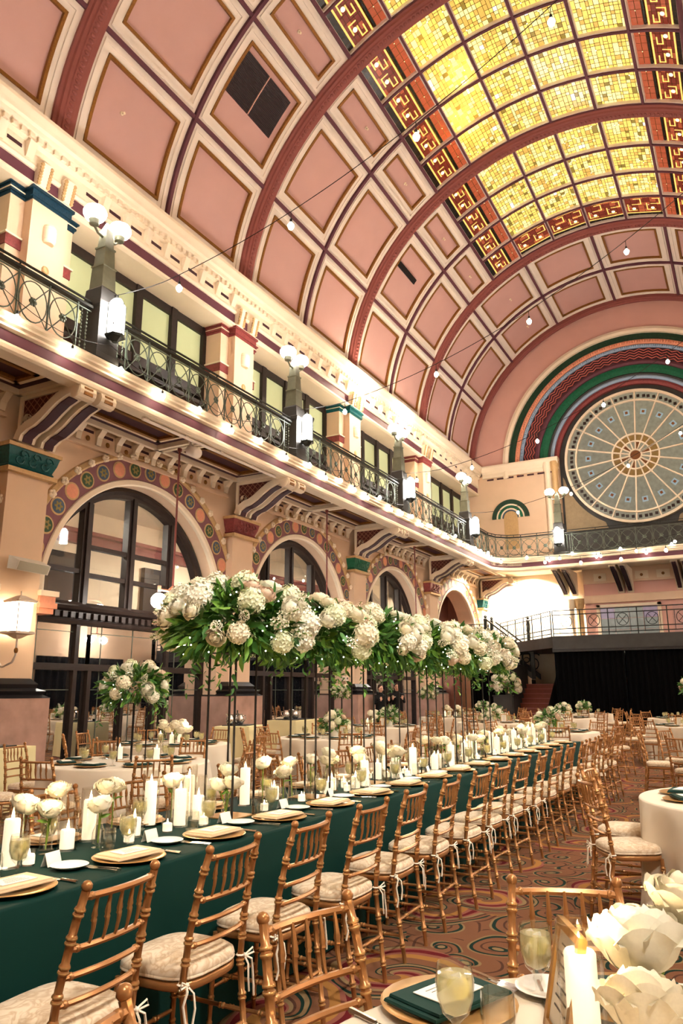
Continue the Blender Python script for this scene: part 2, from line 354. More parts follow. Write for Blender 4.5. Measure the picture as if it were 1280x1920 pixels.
# ---- art-glass skylight: rows of panes between the ribs
GY = [glow_glass('amber_glass', srgb(236,198,96), .58), glow_glass('pale_amber_glass', srgb(244,220,140), .66), glow_glass('honey_glass', srgb(222,174,84), .5), glow_glass('olive_glass', srgb(176,148,66), .3), glow_glass('white_jewel', srgb(255,245,210), .7)]
GR = [glow_glass('ruby_glass', srgb(132,48,32), .34), glow_glass('rust_glass', srgb(176,82,50), .42), glow_glass('gold_key_glass', srgb(244,190,96), .62), glow_glass('black_glass', srgb(30,20,16), .2), glow_glass('jewel_glass', srgb(255,236,170), .9)]
CA = [122.2, 111.75, 101.2, 90.65, 80.1, 69.5, 59.0]
rnd = random.Random(3)
def pane_pt(u, v, y0, y1, a0, a1, r): 
    a = R(a0+(a1-a0)*u); return (VX+r*math.cos(a), y0+(y1-y0)*v, VZ+r*math.sin(a))
def quad(mb, u0, u1, v0, v1, box_, r, mi):
    mb.add([pane_pt(u, v, *box_, r) for u, v in ((u0,v0),(u1,v0),(u1,v1),(u0,v1))], [(0,1,2,3)], mi)
def disc(mb, u, v, ru, rv, box_, r, mi, n=10):
    mb.add([pane_pt(u+ru*math.cos(2*PI*i/n), v+rv*math.sin(2*PI*i/n), *box_, r) for i in range(n)], [tuple(range(n))], mi)
def yellow_pane(box_, par):
    f = MB(); nu, nv = 11, 9
    us = [0]+sorted(max(.03, min(.97, (i+rnd.uniform(-.22,.22))/nu)) for i in range(1, nu))+[1]; vs_ = [0]+sorted((i+rnd.uniform(-.22,.22))/nv for i in range(1, nv))+[1]
    for i in range(nu):
        j = 0
        while j < nv:
            span = 2 if (j < nv-1 and rnd.random() < .16) else 1
            mi = rnd.choices((0,1,2,3,4), (50,28,15,4,1.5))[0]
            quad(f, us[i]+.005, us[i+1]-.005, vs_[j]+.006, vs_[j+span]-.006, box_, 8.10, mi)
            j += span
    for _ in range(rnd.randint(2,4)): disc(f, rnd.choice(us[1:-1]), rnd.choice(vs_[1:-1]), .018, .018, box_, 8.095, 4, 6)
    f.build('amber_tiles', GY, par, kind='stuff')
def red_pane(box_, par, side, corner=False):
    """greek-key border pane: side 'u0'/'u1' = the key runs along the hall, 'v' = across it"""
    f = MB()
    def P(a, b):            # a across the strip 0..1 (outer to inner), b along it
        return (a, b) if side == 'u0' else (1-a, b) if side == 'u1' else (b, 1-a)
    def Q(a0, a1, b0, b1, mi, r=8.10):
        (u0, v0), (u1, v1) = P(a0, b0), P(a1, b1); quad(f, min(u0,u1), max(u0,u1), min(v0,v1), max(v0,v1), box_, r, mi)
    big = .74 if side != 'v' else 1.0
    for i in range(5):
        for j in range(6): Q(.16+(big-.24)*i/5+.004, .16+(big-.24)*(i+1)/5-.004, j/6+.004, (j+1)/6-.004, 0 if rnd.random() < .75 else 1)
    for j in range(6): Q(0, .14, j/6+.004, (j+1)/6-.004, 3)
    Q(.15, .19, 0, 1, 2, 8.09); Q(big-.12, big-.08, 0, 1, 2, 8.09)
    if side != 'v':
        for j in range(5):
            Q(big-.05, big+.0, j/5+.004, (j+1)/5-.004, 3)
            for a in (0, 1): Q(big+.01+.125*a, big+.125+.125*a, j/5+.004, (j+1)/5-.004, 1)
    a0, a1, w = .26, big-.19, .03
    am = (a0+a1)/2
    for b in (0, .5):       # meander strokes
        Q(a0, am+.05, b+.06, b+.06+w, 2, 8.088); Q(a0, a0+w, b+.06, b+.30, 2, 8.088); Q(am, am+w, b+.18, b+.44, 2, 8.088); Q(am, a1, b+.44-w, b+.44, 2, 8.088); Q(a1-w, a1, b+.24, b+.44, 2, 8.088)
        p = P(a0+.09, b+.22); disc(f, p[0], p[1], .05 if side != 'v' else .05, .055, box_, 8.085, 4)
    for b in (.12, .62):
        p = P((big+1)/2, b) if side != 'v' else P(.5, b); disc(f, p[0], p[1], .012, .012, box_, 8.085, 4, 6)
    f.build('ruby_key_tiles', GR, par, kind='stuff')
for k in range(-1, 3):
    ys = [RY(k)+.27+(6.72-.54)*i/4 for i in range(5)]
    for r_ in range(4):
        for c in range(6):
            b_ = (ys[r_]+.05, ys[r_+1]-.05, CA[c]-.36, CA[c+1]+.36)
            f = MB()
            for (y0, y1, a0, a1) in ((ys[r_]+.02, ys[r_]+.07, CA[c], CA[c+1]), (ys[r_+1]-.07, ys[r_+1]-.02, CA[c], CA[c+1]), (ys[r_]+.02, ys[r_+1]-.02, CA[c]-.14, CA[c]-.5), (ys[r_]+.02, ys[r_+1]-.02, CA[c+1]+.5, CA[c+1]+.14)):
                arcbox(f, y0, y1, a0, a1, 8.0, 8.14, 3)
            pn = f.build('skylight_pane', M['ivory'], ceil)
            end = (k == 2 and r_ == 3)
            if c in (0, 5): red_pane(b_, pn, 'u0' if c == 0 else 'u1')
            elif end: red_pane(b_, pn, 'v')
            else: yellow_pane(b_, pn)
    for i in range(0, 5):
        f = MB(); arcbox(f, ys[i]-.035, ys[i]+.035, CA[0], CA[6], 7.95, 8.14, 18); f.build('glazing_bar', M['purple'], ceil, smooth=True)
    for a in CA:
        f = MB(); arcbox(f, ys[0], ys[4], a-.26, a+.26, 7.95, 8.14, 1); f.build('glazing_bar', M['purple'], ceil)
f = MB(); arcbox(f, YN, RY(3), 58.5, 122.5, 8.13, 8.135, 18); f.build('lead_backing', glassmat('smoked_lead_gap', (.5,.42,.2), 0), ceil)
# two lamps above the glass
for (y, a, e) in ((19.2, 104.5, 60), (20.9, 109, 40), (17.2,108,14)):
    l = bpy.data.lights.new('skylight_lamp', 'POINT'); l.energy = e*LS; l.color = (1,.9,.6); l.shadow_soft_size = .1
    o = bpy.data.objects.new('skylight_lamp', l); COL.objects.link(o); o.location = (VX+8.45*math.cos(R(a)), y, VZ+8.45*math.sin(R(a)))

# ---- long wall on the left: arched bays, piers, frieze
ZA, RA = 3.3, 2.72
def arch_strip(mb, yc, y0, y1, ztop, zc, r, x0, x1, n=40, mi=0):
    """plaster around an arched opening, from the springing up"""
    pts = [(yc-r, 0.0)]+[(yc-r*math.cos(PI*i/n), zc+r*math.sin(PI*i/n)) for i in range(n+1)]+[(yc+r, 0.0)]
    for x in (x0, x1):
        for (ya, za), (yb, zb) in zip(pts[1:-1], pts[2:-1]):
            mb.add([(x,ya,za),(x,yb,zb),(x,yb,ztop),(x,ya,ztop)], [(0,1,2,3)], mi)
        mb.add([(x,y0,0),(x,yc-r,0),(x,yc-r,ztop),(x,y0,ztop)], [(0,1,2,3)], mi); mb.add([(x,yc+r,0),(x,y1,0),(x,y1,ztop),(x,yc+r,ztop)], [(0,1,2,3)], mi)
    for (ya, za), (yb, zb) in zip(pts, pts[1:]): mb.add([(x0,ya,za),(x0,yb,zb),(x1,yb,zb),(x1,ya,za)], [(0,1,2,3)], mi)
mb = MB()
for k in range(-2, 4):
    arch_strip(mb, PY(k)+3.375, PY(k), PY(k+1), 7.3, ZA, RA, WX, WX-.75)
mb.box(-12.9, -12.6, YN, YE+.3, 7.3, 12.9); mb.box(-12.9,-12.4, YE-.2, YE+.3, 0, 7.3)
wall = mb.build('wall_left', M['plaster'], kind='structure', label='peach plaster side wall of arched bays under the balcony')
CAPS = {-1: 'red', 0: 'teal', 1: 'red', 2: 'green', 3: 'red', 4: 'teal'}
for k in range(-1, 5):
    y = PY(k) if k < 4 else YE-.45
    hw = .45 if k < 4 else .3
    mb = MB(); mb.box(-12.4, -11.48, y-hw, y+hw, 1.7, 5.5)
    pil = mb.build('pilaster', M['plaster'], wall)
    mb = MB(); p = [(-11.48,1.72),(-11.36,1.6),(-11.38,1.55),(-11.28,1.5),(-11.22,1.4),(-12.3,1.4),(-12.3,1.72)]
    rings = []
    for d, z in ((0,1.74),(.1,1.64),(.08,1.57),(.2,1.52),(.16,1.46),(.26,1.40)): rings.append([(-12.45,y-hw-d,z),(-11.48+d,y-hw-d,z),(-11.48+d,y+hw+d,z),(-12.45,y+hw+d,z)])
    mb.loft(rings); mb.build('base_moulding', M['black'], wall)
    mb = MB(); mb.box(-12.45, -11.23, y-hw-.25, y+hw+.25, 0, 1.40); mb.build('plinth', M['marble'], wall)
    # capital
    mb = MB(); rings = []
    for d, z in ((.02,5.48),(.06,5.52),(.03,5.56),(.09,5.72),(.12,5.86)): rings.append([(-11.9,y-hw-d,z),(-11.48+d,y-hw-d,z),(-11.48+d,y+hw+d,z),(-11.9,y+hw+d,z)])
    mb.loft(rings); cp = mb.build('capital', M[CAPS[k]], wall)
    mb = MB()
    for i in range(3):      # scroll relief
        for s_ in (-1, 1):
            c = (-11.37, y-hw+.16+.28*i+.05*s_, 5.69+.05*s_); mb.tube([(c[0]+.004*j, c[1]+(.12-.012*j)*math.cos(j*.7*s_), c[2]+(.11-.011*j)*math.sin(j*.7*s_)) for j in range(9)], .016, 5)
    mb.build('scroll_relief', M[CAPS[k]], cp)
    mb = MB(); mb.box(-11.9, -11.33, y-hw-.15, y+hw+.15, 5.86, 5.93); mb.box(-11.9,-11.36,y-hw-.1,y+hw+.1,5.4,5.48); mb.build('abacus', M['paleg'], wall)
# archivolts with painted roundels
cols = ['green','salmon','blue']
def roundel_mesh(c):
    mb = MB(); n = 20
    mb.add([(0, .185*math.cos(2*PI*i/n), .185*math.sin(2*PI*i/n)) for i in range(n)]+[(-.03, .185*math.cos(2*PI*i/n), .185*math.sin(2*PI*i/n)) for i in range(n)], [tuple(range(n))]+[(i,(i+1)%n,(i+1)%n+n,i+n) for i in range(n)], 0)
    mb.add([(.008, .15*math.cos(2*PI*i/n), .15*math.sin(2*PI*i/n)) for i in range(n)], [tuple(range(n))], 1)
    if c != 'salmon':
        mb.add([(.014, (.085+.025*math.cos(6*2*PI*i/36))*math.cos(2*PI*i/36), (.085+.025*math.cos(6*2*PI*i/36))*math.sin(2*PI*i/36)) for i in range(36)], [tuple(range(36))], 2)
        mb.add([(.018, .03*math.cos(2*PI*i/10), .03*math.sin(2*PI*i/10)) for i in range(10)], [tuple(range(10))], 1)
    return mb.mesh('roundel', [M['paleg'], M[c] if c != 'blue' else M['bluegrey'], M['olive']])
M['plum2'] = mat('dusty_plum_paint', srgb(128,84,88), .6, var=.1, scale=8); M['bluegrey'] = mat('slate_blue_paint', srgb(70,86,102), .5, var=.1); M['olive'] = mat('olive_gilt_paint', srgb(140,122,66), .5, var=.15)
M['green'], keep = mat('leaf_green_paint', srgb(56,80,50), .5, var=.15), M['green']
RM = [roundel_mesh(c) for c in cols]
M['green'] = keep
leaf_m = MB()
for i in range(5): leaf_m.ball((0, .05*math.cos(i*2*PI/5), .05*math.sin(i*2*PI/5)), .05, 6, 4, (.8,.9,.9))
leaf_m.ball((.03,0,0), .035, 6, 4); leaf_me = leaf_m.mesh('acanthus', M['cream'], True)
for k in range(-1, 4):
    yc = PY(k)+3.375
    mb = MB(); mb.swX([(RA,WX-.1),(RA-.03,WX+.02),(RA,WX+.06),(RA+.10,WX+.05),(RA+.12,WX)], yc, ZA, 0, PI, 48); av = mb.build('arch_edge', M['cream'], wall, smooth=False)
    mb = MB(); mb.swX([(RA+.12,WX-.02),(RA+.12,WX+.03),(RA+.55,WX+.03),(RA+.55,WX-.02)], yc, ZA, R(2), R(178), 48); av = mb.build('archivolt', M['plum2'], wall)
    for i in range(17):
        a = R(90+(i-8)*9.15); o = put('roundel', RM[(i+(0 if k % 2 == 0 else 1)) % 3], av, (WX+.035, yc+(RA+.335)*math.cos(a), ZA+(RA+.335)*math.sin(a)))
    mb = MB(); mb.swX([(RA+.55,WX-.02),(RA+.55,WX+.06),(RA+.59,WX+.1),(RA+.68,WX+.07),(RA+.70,WX-.02)], yc, ZA, R(6), R(174), 48); hm = mb.build('hood_moulding', M['paleg'], wall)
    for i in range(22):
        a = R(14+152*i/21); o = put('leaf_boss', leaf_me, hm, (WX+.10, yc+(RA+.62)*math.cos(a), ZA+(RA+.62)*math.sin(a)), rot=(a,0,0))
    for s_ in (-1, 1):
        mb = MB(); yy = yc+s_*(RA+.02)
        for d, z0, z1, mi in ((.10,3.24,3.34,0),(.04,3.12,3.24,1),(.08,3.02,3.12,1),(.02,2.92,3.02,1)): mb.box(-12.2, WX+.22+d, yy-.16-d*.5, yy+.16+d*.5, z0, z1, mi)
        mb.build('impost', [M['cream'], M['salmon']], wall)
    # frieze under the balcony: blocks with slots and bosses
    mb = MB(); mb.box(WX-.05, WX+.1, PY(k)+.5, PY(k+1)-.5, 6.44, 6.52); mb.box(WX-.05, WX+.06, PY(k)+.5, PY(k+1)-.5, 6.52, 6.86); fz = mb.build('frieze_band', M['plaster'], wall)
    nb = 10
    for i in range(nb+1):
        yy = PY(k)+.62+(6.75-1.24)*i/nb
        mb = MB(); mb.loft([[(WX+.05,yy-.06,6.54),(WX+.05,yy+.06,6.54),(WX+.1,yy+.06,6.54),(WX+.1,yy-.06,6.54)],[(WX+.05,yy-.07,6.7),(WX+.05,yy+.07,6.7),(WX+.13,yy+.07,6.7),(WX+.13,yy-.07,6.7)],[(WX+.05,yy-.075,6.85),(WX+.05,yy+.075,6.85),(WX+.26,yy+.075,6.85),(WX+.26,yy-.075,6.85)]]); mb.build('modillion', M['cream'], fz)
        if i < nb:
            yb = yy+(6.75-1.24)/nb/2
            mb = MB(); mb.box(WX+.055, WX+.065, yb-.15, yb+.15, 6.76, 6.82); mb.build('slot', M['dkpurple'], fz)
            mb = MB(); mb.ball((WX+.07,yb,6.63), .06, 8, 4, (.5,1,1)); mb.build('boss', M['gold'], fz, smooth=True)
# console brackets under the balcony
def console_kit():
    pts = [(-11.34,5.97),(-11.30,6.08),(-11.16,6.16),(-11.0,6.2),(-10.8,6.30),(-10.6,6.44),(-10.4,6.56),(-10.2,6.63),(-10.03,6.66)]
    out = []
    for dy in (-.24, .24):
        mb = MB(); rings = []
        for i, (x, z) in enumerate(pts):
            a = Vector(pts[max(0,i-1)]); b = Vector(pts[min(len(pts)-1,i+1)]); t = (b-a).normalized(); n = Vector((-t.y, t.x))
            rings.append([(x-n.x*.0, dy-.17, z), (x+n.x*.0, dy+.17, z), (x+n.x*.17, dy+.17, z+n.y*.17), (x+n.x*.17, dy-.17, z+n.y*.17)])
        mb.loft(rings)
        mb.loft([[(-9.95+.14*math.cos(2*PI*j/12), dy-.18+.36*e, 6.68+.14*math.sin(2*PI*j/12)) for j in range(12)] for e in (0,1)])
        sub = []
        m2 = MB(); rings = []
        for i, (x, z) in enumerate(pts[:-1]):
            a = Vector(pts[max(0,i-1)]); b = Vector(pts[min(len(pts)-1,i+1)]); t = (b-a).normalized(); n = Vector((-t.y, t.x))
            rings.append([(x-n.x*.02, dy-.10, z-n.y*.02), (x-n.x*.02, dy+.10, z-n.y*.02), (x+n.x*.03, dy+.10, z+n.y*.03), (x+n.x*.03, dy-.10, z+n.y*.03)])
        m2.loft(rings); sub.append(('channel', m2.mesh('channel', M['dkpurple'])))
        m3 = MB(); m3.cbox((-9.83, dy, 6.67), (.03,.2,.14)); sub.append(('rosette', m3.mesh('rosette', M['gold'])))
        out.append(('scroll', mb.mesh('scroll', M['cream']), sub))
    mb = MB()   # side lattice panels
    for s_ in (-1, 1):
        y = s_*.3
        mb.add([(-11.45,y,6.0),(-11.3,y,6.25),(-10.9,y,6.4),(-10.5,y,6.66),(-10.2,y,6.76),(-10.1,y,6.84),(-11.45,y,6.84)], [(0,1,2,3,4,5,6)])
    core = mb.mesh('lattice_panel', M['lattice'])
    mb = MB()
    for s_ in (-1, 1):
        mb.box(-11.5,-11.42,s_*.31-.03,s_*.31+.03,5.95,6.86); mb.box(-11.5,-9.9,s_*.31-.03,s_*.31+.03,6.79,6.87)
        mb.loft([[(-11.26+.09*math.cos(2*PI*j/14)*e, s_*.32+ .035*q, 6.40+.09*math.sin(2*PI*j/14)*e) for j in range(14)] for e, q in ((1,-1),(1,1),(.55,1),(.55,-1))], cap=False)
    fr = mb.mesh('console_frame', M['cream'])
    return out, core, fr
def lattice_mat():
    m = mat('maroon_lattice_paint', srgb(92,44,38), .6, var=0); N = m.node_tree.nodes; L = m.node_tree.links
    tc = N.new('ShaderNodeTexCoord'); mp = N.new('ShaderNodeMapping'); mp.inputs['Rotation'].default_value = (0, R(45), 0); mp.inputs['Scale'].default_value = (9,1,9)
    L.new(tc.outputs['Object'], mp.inputs[0]); sp = N.new('ShaderNodeSeparateXYZ'); L.new(mp.outputs[0], sp.inputs[0])
    mxs = []
    for i in (0, 2):
        fr = N.new('ShaderNodeMath'); fr.operation = 'FRACT'; L.new(sp.outputs[i], fr.inputs[0]); lt = N.new('ShaderNodeMath'); lt.operation = 'LESS_THAN'; lt.inputs[1].default_value = .16; L.new(fr.outputs[0], lt.inputs[0]); mxs.append(lt)
    mm = N.new('ShaderNodeMath'); mm.operation = 'MAXIMUM'; L.new(mxs[0].outputs[0], mm.inputs[0]); L.new(mxs[1].outputs[0], mm.inputs[1])
    mx = N.new('ShaderNodeMix'); mx.data_type = 'RGBA'; mx.inputs[6].default_value = srgb(88,42,36); mx.inputs[7].default_value = srgb(150,104,84); L.new(mm.outputs[0], mx.inputs[0]); L.new(mx.outputs[2], N['Principled BSDF'].inputs['Base Color']); return m
M['lattice'] = lattice_mat()
cs, core, cfr = console_kit()
def console(parent, loc, rz=0):
    e = put('console_bracket', cfr, parent, loc, rz)
    for n_, me, sub in cs:
        o = put(n_, me, e)
        for n2, m2 in sub: pass
        for n2, m2 in sub: put(n2, m2, e)
    put('lattice_panel', core, e)
for k in range(-1, 5): console(wall, (0, PY(k) if k < 4 else YE-.45, 0))
# upper storey: piers, entablature, cornice
UC = {-1: 'red', 0: 'blue', 1: 'red', 2: 'teal', 3: 'red'}
bar = MB(); bar.lathe([(.11,0),(.14,.04),(.13,.06),(.145,.08),(.145,.3),(.13,.32),(.14,.34),(.11,.4)], 14); bar_me = bar.mesh('barrel_ornament', M['cream'], True)
for k in range(-1, 4):
    y = PY(k)
    mb = MB(); mb.box(-12.6, -11.85, y-.78, y+.78, 7.3, 11.1); mb.box(-12.6, -11.62, y-.44, y+.44, 7.3, 11.1); up = mb.build('upper_pier', M['plaster'], wall)
    mb = MB()
    for d, z0, z1 in ((.02,11.1,11.16),(.05,11.16,11.3),(.09,11.3,11.36)):
        mb.box(-12.6,-11.85+d,y-.78-d,y+.78+d,z0,z1, 0); mb.box(-12.6,-11.62+d,y-.44-d,y+.44+d,z0,z1, 0)
    cpo = mb.build('pier_capital', M[UC[k]], wall)
    mb = MB(); mb.box(-12.6,-11.79,y-.84,y+.84,11.21,11.235); mb.build('cap_fillet', M['cream'], cpo)
    mb = MB(); mb.box(-12.6,-11.83,y-.80,y-.44,9.98,10.2); mb.box(-12.6,-11.83,y+.44,y+.80,9.98,10.2); mb.build('red_band', M['red'], wall)
    mb = MB(); mb.box(-12.6,-11.80,y-.83,y-.44,10.2,10.24); mb.box(-12.6,-11.80,y+.44,y+.83,10.2,10.24); mb.build('band_fillet', M['cream'], wall)
    put('barrel_ornament', bar_me, up, (-11.6,y,10.3)); mb = MB(); mb.ball((-11.61,y,9.72),.09,10,5,(.5,1,1.1)); mb.build('boss', M['paleg'], up, smooth=True)
    for s_ in (-1, 1):    # gilded acanthus brackets in the frieze
        mb = MB(); mb.loft([[(-11.7,y+s_*.3-.13,11.42),(-11.55,y+s_*.3-.13,11.42),(-11.55,y+s_*.3+.13,11.42),(-11.7,y+s_*.3+.13,11.42)],[(-11.7,y+s_*.3-.14,11.9),(-11.44,y+s_*.3-.14,11.9),(-11.44,y+s_*.3+.14,11.9),(-11.7,y+s_*.3+.14,11.9)]])
        br = mb.build('frieze_bracket', M['cream'], wall)
        mb = MB()
        for q in range(7):
            for dy in (-.11, .11): mb.ball((-11.53+.012*q, y+s_*.3+dy, 11.46+.065*q), .045, 6, 4)
        mb.build('acanthus', M['paleg'], br, kind='stuff')
mb = MB(); mb.ext_y([(-12.62,11.33),(-11.66,11.33),(-11.58,11.36),(-11.58,11.42),(-11.62,11.46),(-12.62,11.46)], YN, YE-.1); ent = mb.build('architrave', M['cream'], wall)
mb = MB(); mb.box(-12.3, -11.66, YN, YE-.05, 11.46, 11.74); mb.build('frieze', M['purple'], wall)
mb = MB(); mb.ext_y([(-12.3,11.74),(-11.62,11.74),(-11.58,11.8),(-11.6,11.86),(-11.6,12.2),(-11.5,12.24),(-11.5,12.36),(-11.44,12.4),(-11.42,12.48),(-11.36,12.52),(-11.34,12.6),(-11.30,12.72),(-11.30,12.8),(-11.33,12.82),(-12.3,12.82)], YN, YE-.05); cn = mb.build('cornice', M['cream'], wall)
n = 0
for k in range(-1, 4):
    for i in range(8):
        y = PY(k)+1.0+4.75*i/7
        mb = MB(); mb.box(-11.61,-11.592,y-.17,y+.17,11.99,12.07); mb.build('cornice_slot', M['dkpurple'], cn)
        yb = y+4.75/14
        mb = MB(); mb.loft([[(-11.61,yb-.08,11.86),(-11.56,yb-.08,11.86),(-11.56,yb+.08,11.86),(-11.61,yb+.08,11.86)],[(-11.61,yb-.09,12.2),(-11.45,yb-.09,12.2),(-11.45,yb+.09,12.2),(-11.61,yb+.09,12.2)]]); mb.build('cornice_modillion', M['cream'], cn)
mb = MB(); y = 2.0
while y < YE-.4: mb.box(-11.5, -11.44, y, y+.11, 12.25, 12.35); y += .2
mb.build('dentils', M['cream'], cn, kind='stuff')
# ---- arched windows in the bays
wn = 0
XW = -12.15
for k in range(-1, 3):
    wn += 1; yc = PY(k)+3.375
    W = thing('window_%d' % wn, None, None, kind='structure'); W['label'] = 'dark wood arched window with fanlight and mirrored lower panes'
    mb = MB(); mb.swX([(2.72,XW-.12),(2.72,XW+.06),(2.62,XW+.12),(2.55,XW+.06),(2.46,XW+.06),(2.46,XW-.12)], yc, ZA, 0, PI, 48); mb.build('arch_frame', M['wood'], W)
    for d in (-1.3, 0.0, 1.3):
        zt = ZA+math.sqrt(2.5**2-d*d)
        mb = MB(); mb.box(XW-.12, XW+.05, yc+d-.12, yc+d+.12, 3.2, zt); mb.box(XW-.12, XW+.1, yc+d-.05, yc+d+.05, 3.2, zt); mb.build('mullion', M['wood'], W)
    for d0, d1, z in ((-2.46,-1.42,3.95),(-1.18,-.12,4.5),(-1.18,-.12,3.9),(.12,1.18,4.5),(.12,1.18,3.9),(1.42,2.46,3.95)):
        mb = MB(); mb.box(XW-.1, XW+.03, yc+d0, yc+d1, z-.045, z+.045); mb.build('sash_bar', M['wood'], W)
    for d0, d1 in ((-2.46,-1.42),(-1.18,-.12),(.12,1.18),(1.42,2.46)):
        mb = MB(); n = 8; ys = [d0+(d1-d0)*i/n for i in range(n+1)]
        for a, b in zip(ys, ys[1:]): mb.add([(XW-.05,yc+a,3.3),(XW-.05,yc+b,3.3),(XW-.05,yc+b,ZA+math.sqrt(max(0,2.48**2-b*b))),(XW-.05,yc+a,ZA+math.sqrt(max(0,2.48**2-a*a)))], [(0,1,2,3)])
        mb.build('pane', M['pane'], W)
    mb = MB(); mb.ext_y([(XW-.15,2.85),(XW+.08,2.85),(XW+.10,2.9),(XW+.06,2.95),(XW+.06,3.1),(XW+.16,3.14),(XW+.2,3.2),(XW+.12,3.24),(XW+.08,3.3),(XW-.15,3.3)], yc-2.72, yc+2.72); tr = mb.build('transom', M['wood'], W)
    for i in range(27):
        y = yc-2.6+5.2*i/26; mb = MB(); mb.box(XW+.05, XW+.14, y-.055, y+.055, 2.97, 3.09); mb.build('dentil', M['wood'], tr)
    for d in (-2.66,-1.36,-.98,.98,1.36,2.66):
        mb = MB(); mb.box(XW-.12, XW+.06, yc+d-.05, yc+d+.05, 0, 2.85 if abs(d) != .98 else 2.0); mb.build('mullion', M['wood'], W)
    mb = MB(); mb.box(XW-.12, XW+.07, yc-2.66, yc+2.66, 1.93, 2.06); mb.build('lock_rail', M['wood'], W)
    mb = MB(); mb.box(XW-.12, XW+.06, yc-2.66, yc+2.66, 0, .16); mb.build('bottom_rail', M['wood'], W)
    for d0, d1 in ((-2.6,-1.42),(-1.3,-1.04),(-.92,-.0),(.0,.92),(1.04,1.3),(1.42,2.6)):
        for z0, z1 in ((.16,1.93),(2.06,2.85)):
            mb = MB(); mb.box(XW-.06, XW-.03, yc+d0, yc+d1, z0, z1); mb.build('mirror_pane', M['mirror'], W)
            if d1-d0 > .5:
                m2 = MB(); m2.box(XW-.03, XW-.022, yc+d0+.28-.008, yc+d0+.28+.008, z0, z1); m2.box(XW-.03,XW-.022,yc+d0,yc+d1,z0+(z1-z0)*(.78 if z1 < 2 else .8),z0+(z1-z0)*(.78 if z1 < 2 else .8)+.014); m2.build('glazing_lead', M['lead'] if 'lead' in M else M['iron'], W)
    mb = MB(); mb.box(XW-.12, XW+.05, yc-.05, yc+.05, 0, 1.93); mb.build('door_stile', M['wood'], W)
# corridor seen through the fanlights
mb = MB(); mb.box(-16.3,-16.2,-6,30,0,6.6); mb.box(-16.3,-12.46,-6,30,6.5,6.6); mb.box(-16.3,-12.46,-6.1,-6,0,6.6); mb.box(-16.3,-12.46,29.3,29.4,0,6.6)
cor = mb.build('wall_corridor', M['cream'], kind='structure', label='cream corridor walls beyond the arched windows')
mb = MB(); mb.box(-16.2,-12.5,-6,29.3,2.6,2.7); mb.build('corridor_landing', M['grime'], cor)
mb = MB(); mb.box(-16.2,-16.0,-6,29.3,5.5,5.75); mb.box(-16.2,-15.8,-6,29.3,5.75,5.85); mb.build('corridor_picture_rail', M['maroon'], cor)
for k in range(-1, 3):
    for d in (-1.6, 1.6):
        mb = MB(); mb.box(-16.2,-16.05,PY(k)+3.375+d-.5,PY(k)+3.375+d+.5,2.7,5.2); mb.build('corridor_door', M['wood'], cor)
bowl = MB(); bowl.lathe([(.02,-.22),(.2,-.2),(.36,-.12),(.44,0),(.42,.02),(.02,.02)], 20); bowl_me = bowl.mesh('bowl', mat('lit_opal_bowl', (1,1,.95), .4, var=0, emit=(1,.93,.8), estr=45*LS), True)
rim = MB(); rim.lathe([(.44,0),(.47,.0),(.47,.04),(.43,.04)], 20); rim_me = rim.mesh('bowl_rim', M['dkiron'])
ch = MB()
for i in range(3): ch.tube([(.44*math.cos(i*2.1),.44*math.sin(i*2.1),.02),(0,0,.75)], .008, 4)
ch.tube([(0,0,.75),(0,0,1.0)], .012, 5); ch_me = ch.mesh('suspension_chains', M['dkiron'])
for k in range(-1, 3):
    t = thing('bowl_pendant', 'glowing bowl pendant lamp behind the '+nth(k+1)+' arched window from the near end', 'lamp', (-13.9, PY(k)+3.375-.9, 5.5), group='corridor bowl lamps')
    put('bowl', bowl_me, t); put('bowl_rim', rim_me, t); put('chain', ch_me, t)
# upper-storey windows with pale blinds
for k in range(-1, 4):
    wn += 1; y0, y1 = PY(k)+.8, (PY(k+1)-.8 if k < 3 else YE-.5)
    W = thing('window_%d' % wn, None, None, kind='structure'); W['label'] = 'dark framed upper gallery window with pale green blinds'
    n = 4; pw = (y1-y0)/n
    for i in range(n+1):
        y = y0+pw*i; mb = MB(); mb.box(-12.6,-12.35,y-.11,y+.11,7.3,11.33); mb.build('mullion', M['wood'], W)
    for z0, z1 in ((9.25,9.5),(11.1,11.33),(8.95,9.05)):
        mb = MB(); mb.box(-12.6,-12.38 if z0 > 9.1 else -12.2,y0,y1,z0,z1); mb.build('window_rail', M['wood'], W)
    for i in range(n):
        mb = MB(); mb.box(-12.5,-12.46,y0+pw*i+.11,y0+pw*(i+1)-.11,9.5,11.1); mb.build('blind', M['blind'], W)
        mb = MB(); mb.box(-12.55,-12.42,y0+pw*i+.11,y0+pw*(i+1)-.11,7.3,9.0); mb.build('dado_panel', M['wood'] if i % 3 else M['pinkwall'], W)
# ---- balcony
bp_ = [(-9.8, YN), (-9.8, 32.0)]+[(-9.8+1.1-1.1*math.cos(R(a)), 32.0+1.1*math.sin(R(a))) for a in range(8, 90, 8)]+[(-8.7, 33.1), (XR, 33.1)]
mb = MB(); mb.box(-12.6,-9.9,YN,YE,6.98,7.3); mb.box(-9.9,XR,33.2,YE,6.98,7.3); mb.path(bp_[1:-1], [(-1.2,6.98),(-.05,6.98),(-.05,7.3),(-1.2,7.3)])
mb.box(1.9,XR,YN,33.3,6.98,7.3)
bal = mb.build('balcony', M['cream'], kind='structure', label='cream and plum gallery balcony running round the hall')
mb = MB(); mb.path(bp_, [(-.35,6.76),(-.06,6.76),(-.02,6.79),(-.02,6.86),(-.06,6.92),(-.35,6.92)]); mb.build('fascia_bead', M['cream'], bal)
mb = MB(); mb.path(bp_, [(-.3,6.92),(-.05,6.92),(-.05,7.1),(-.3,7.1)]); mb.build('fascia_band', M['purple'], bal)
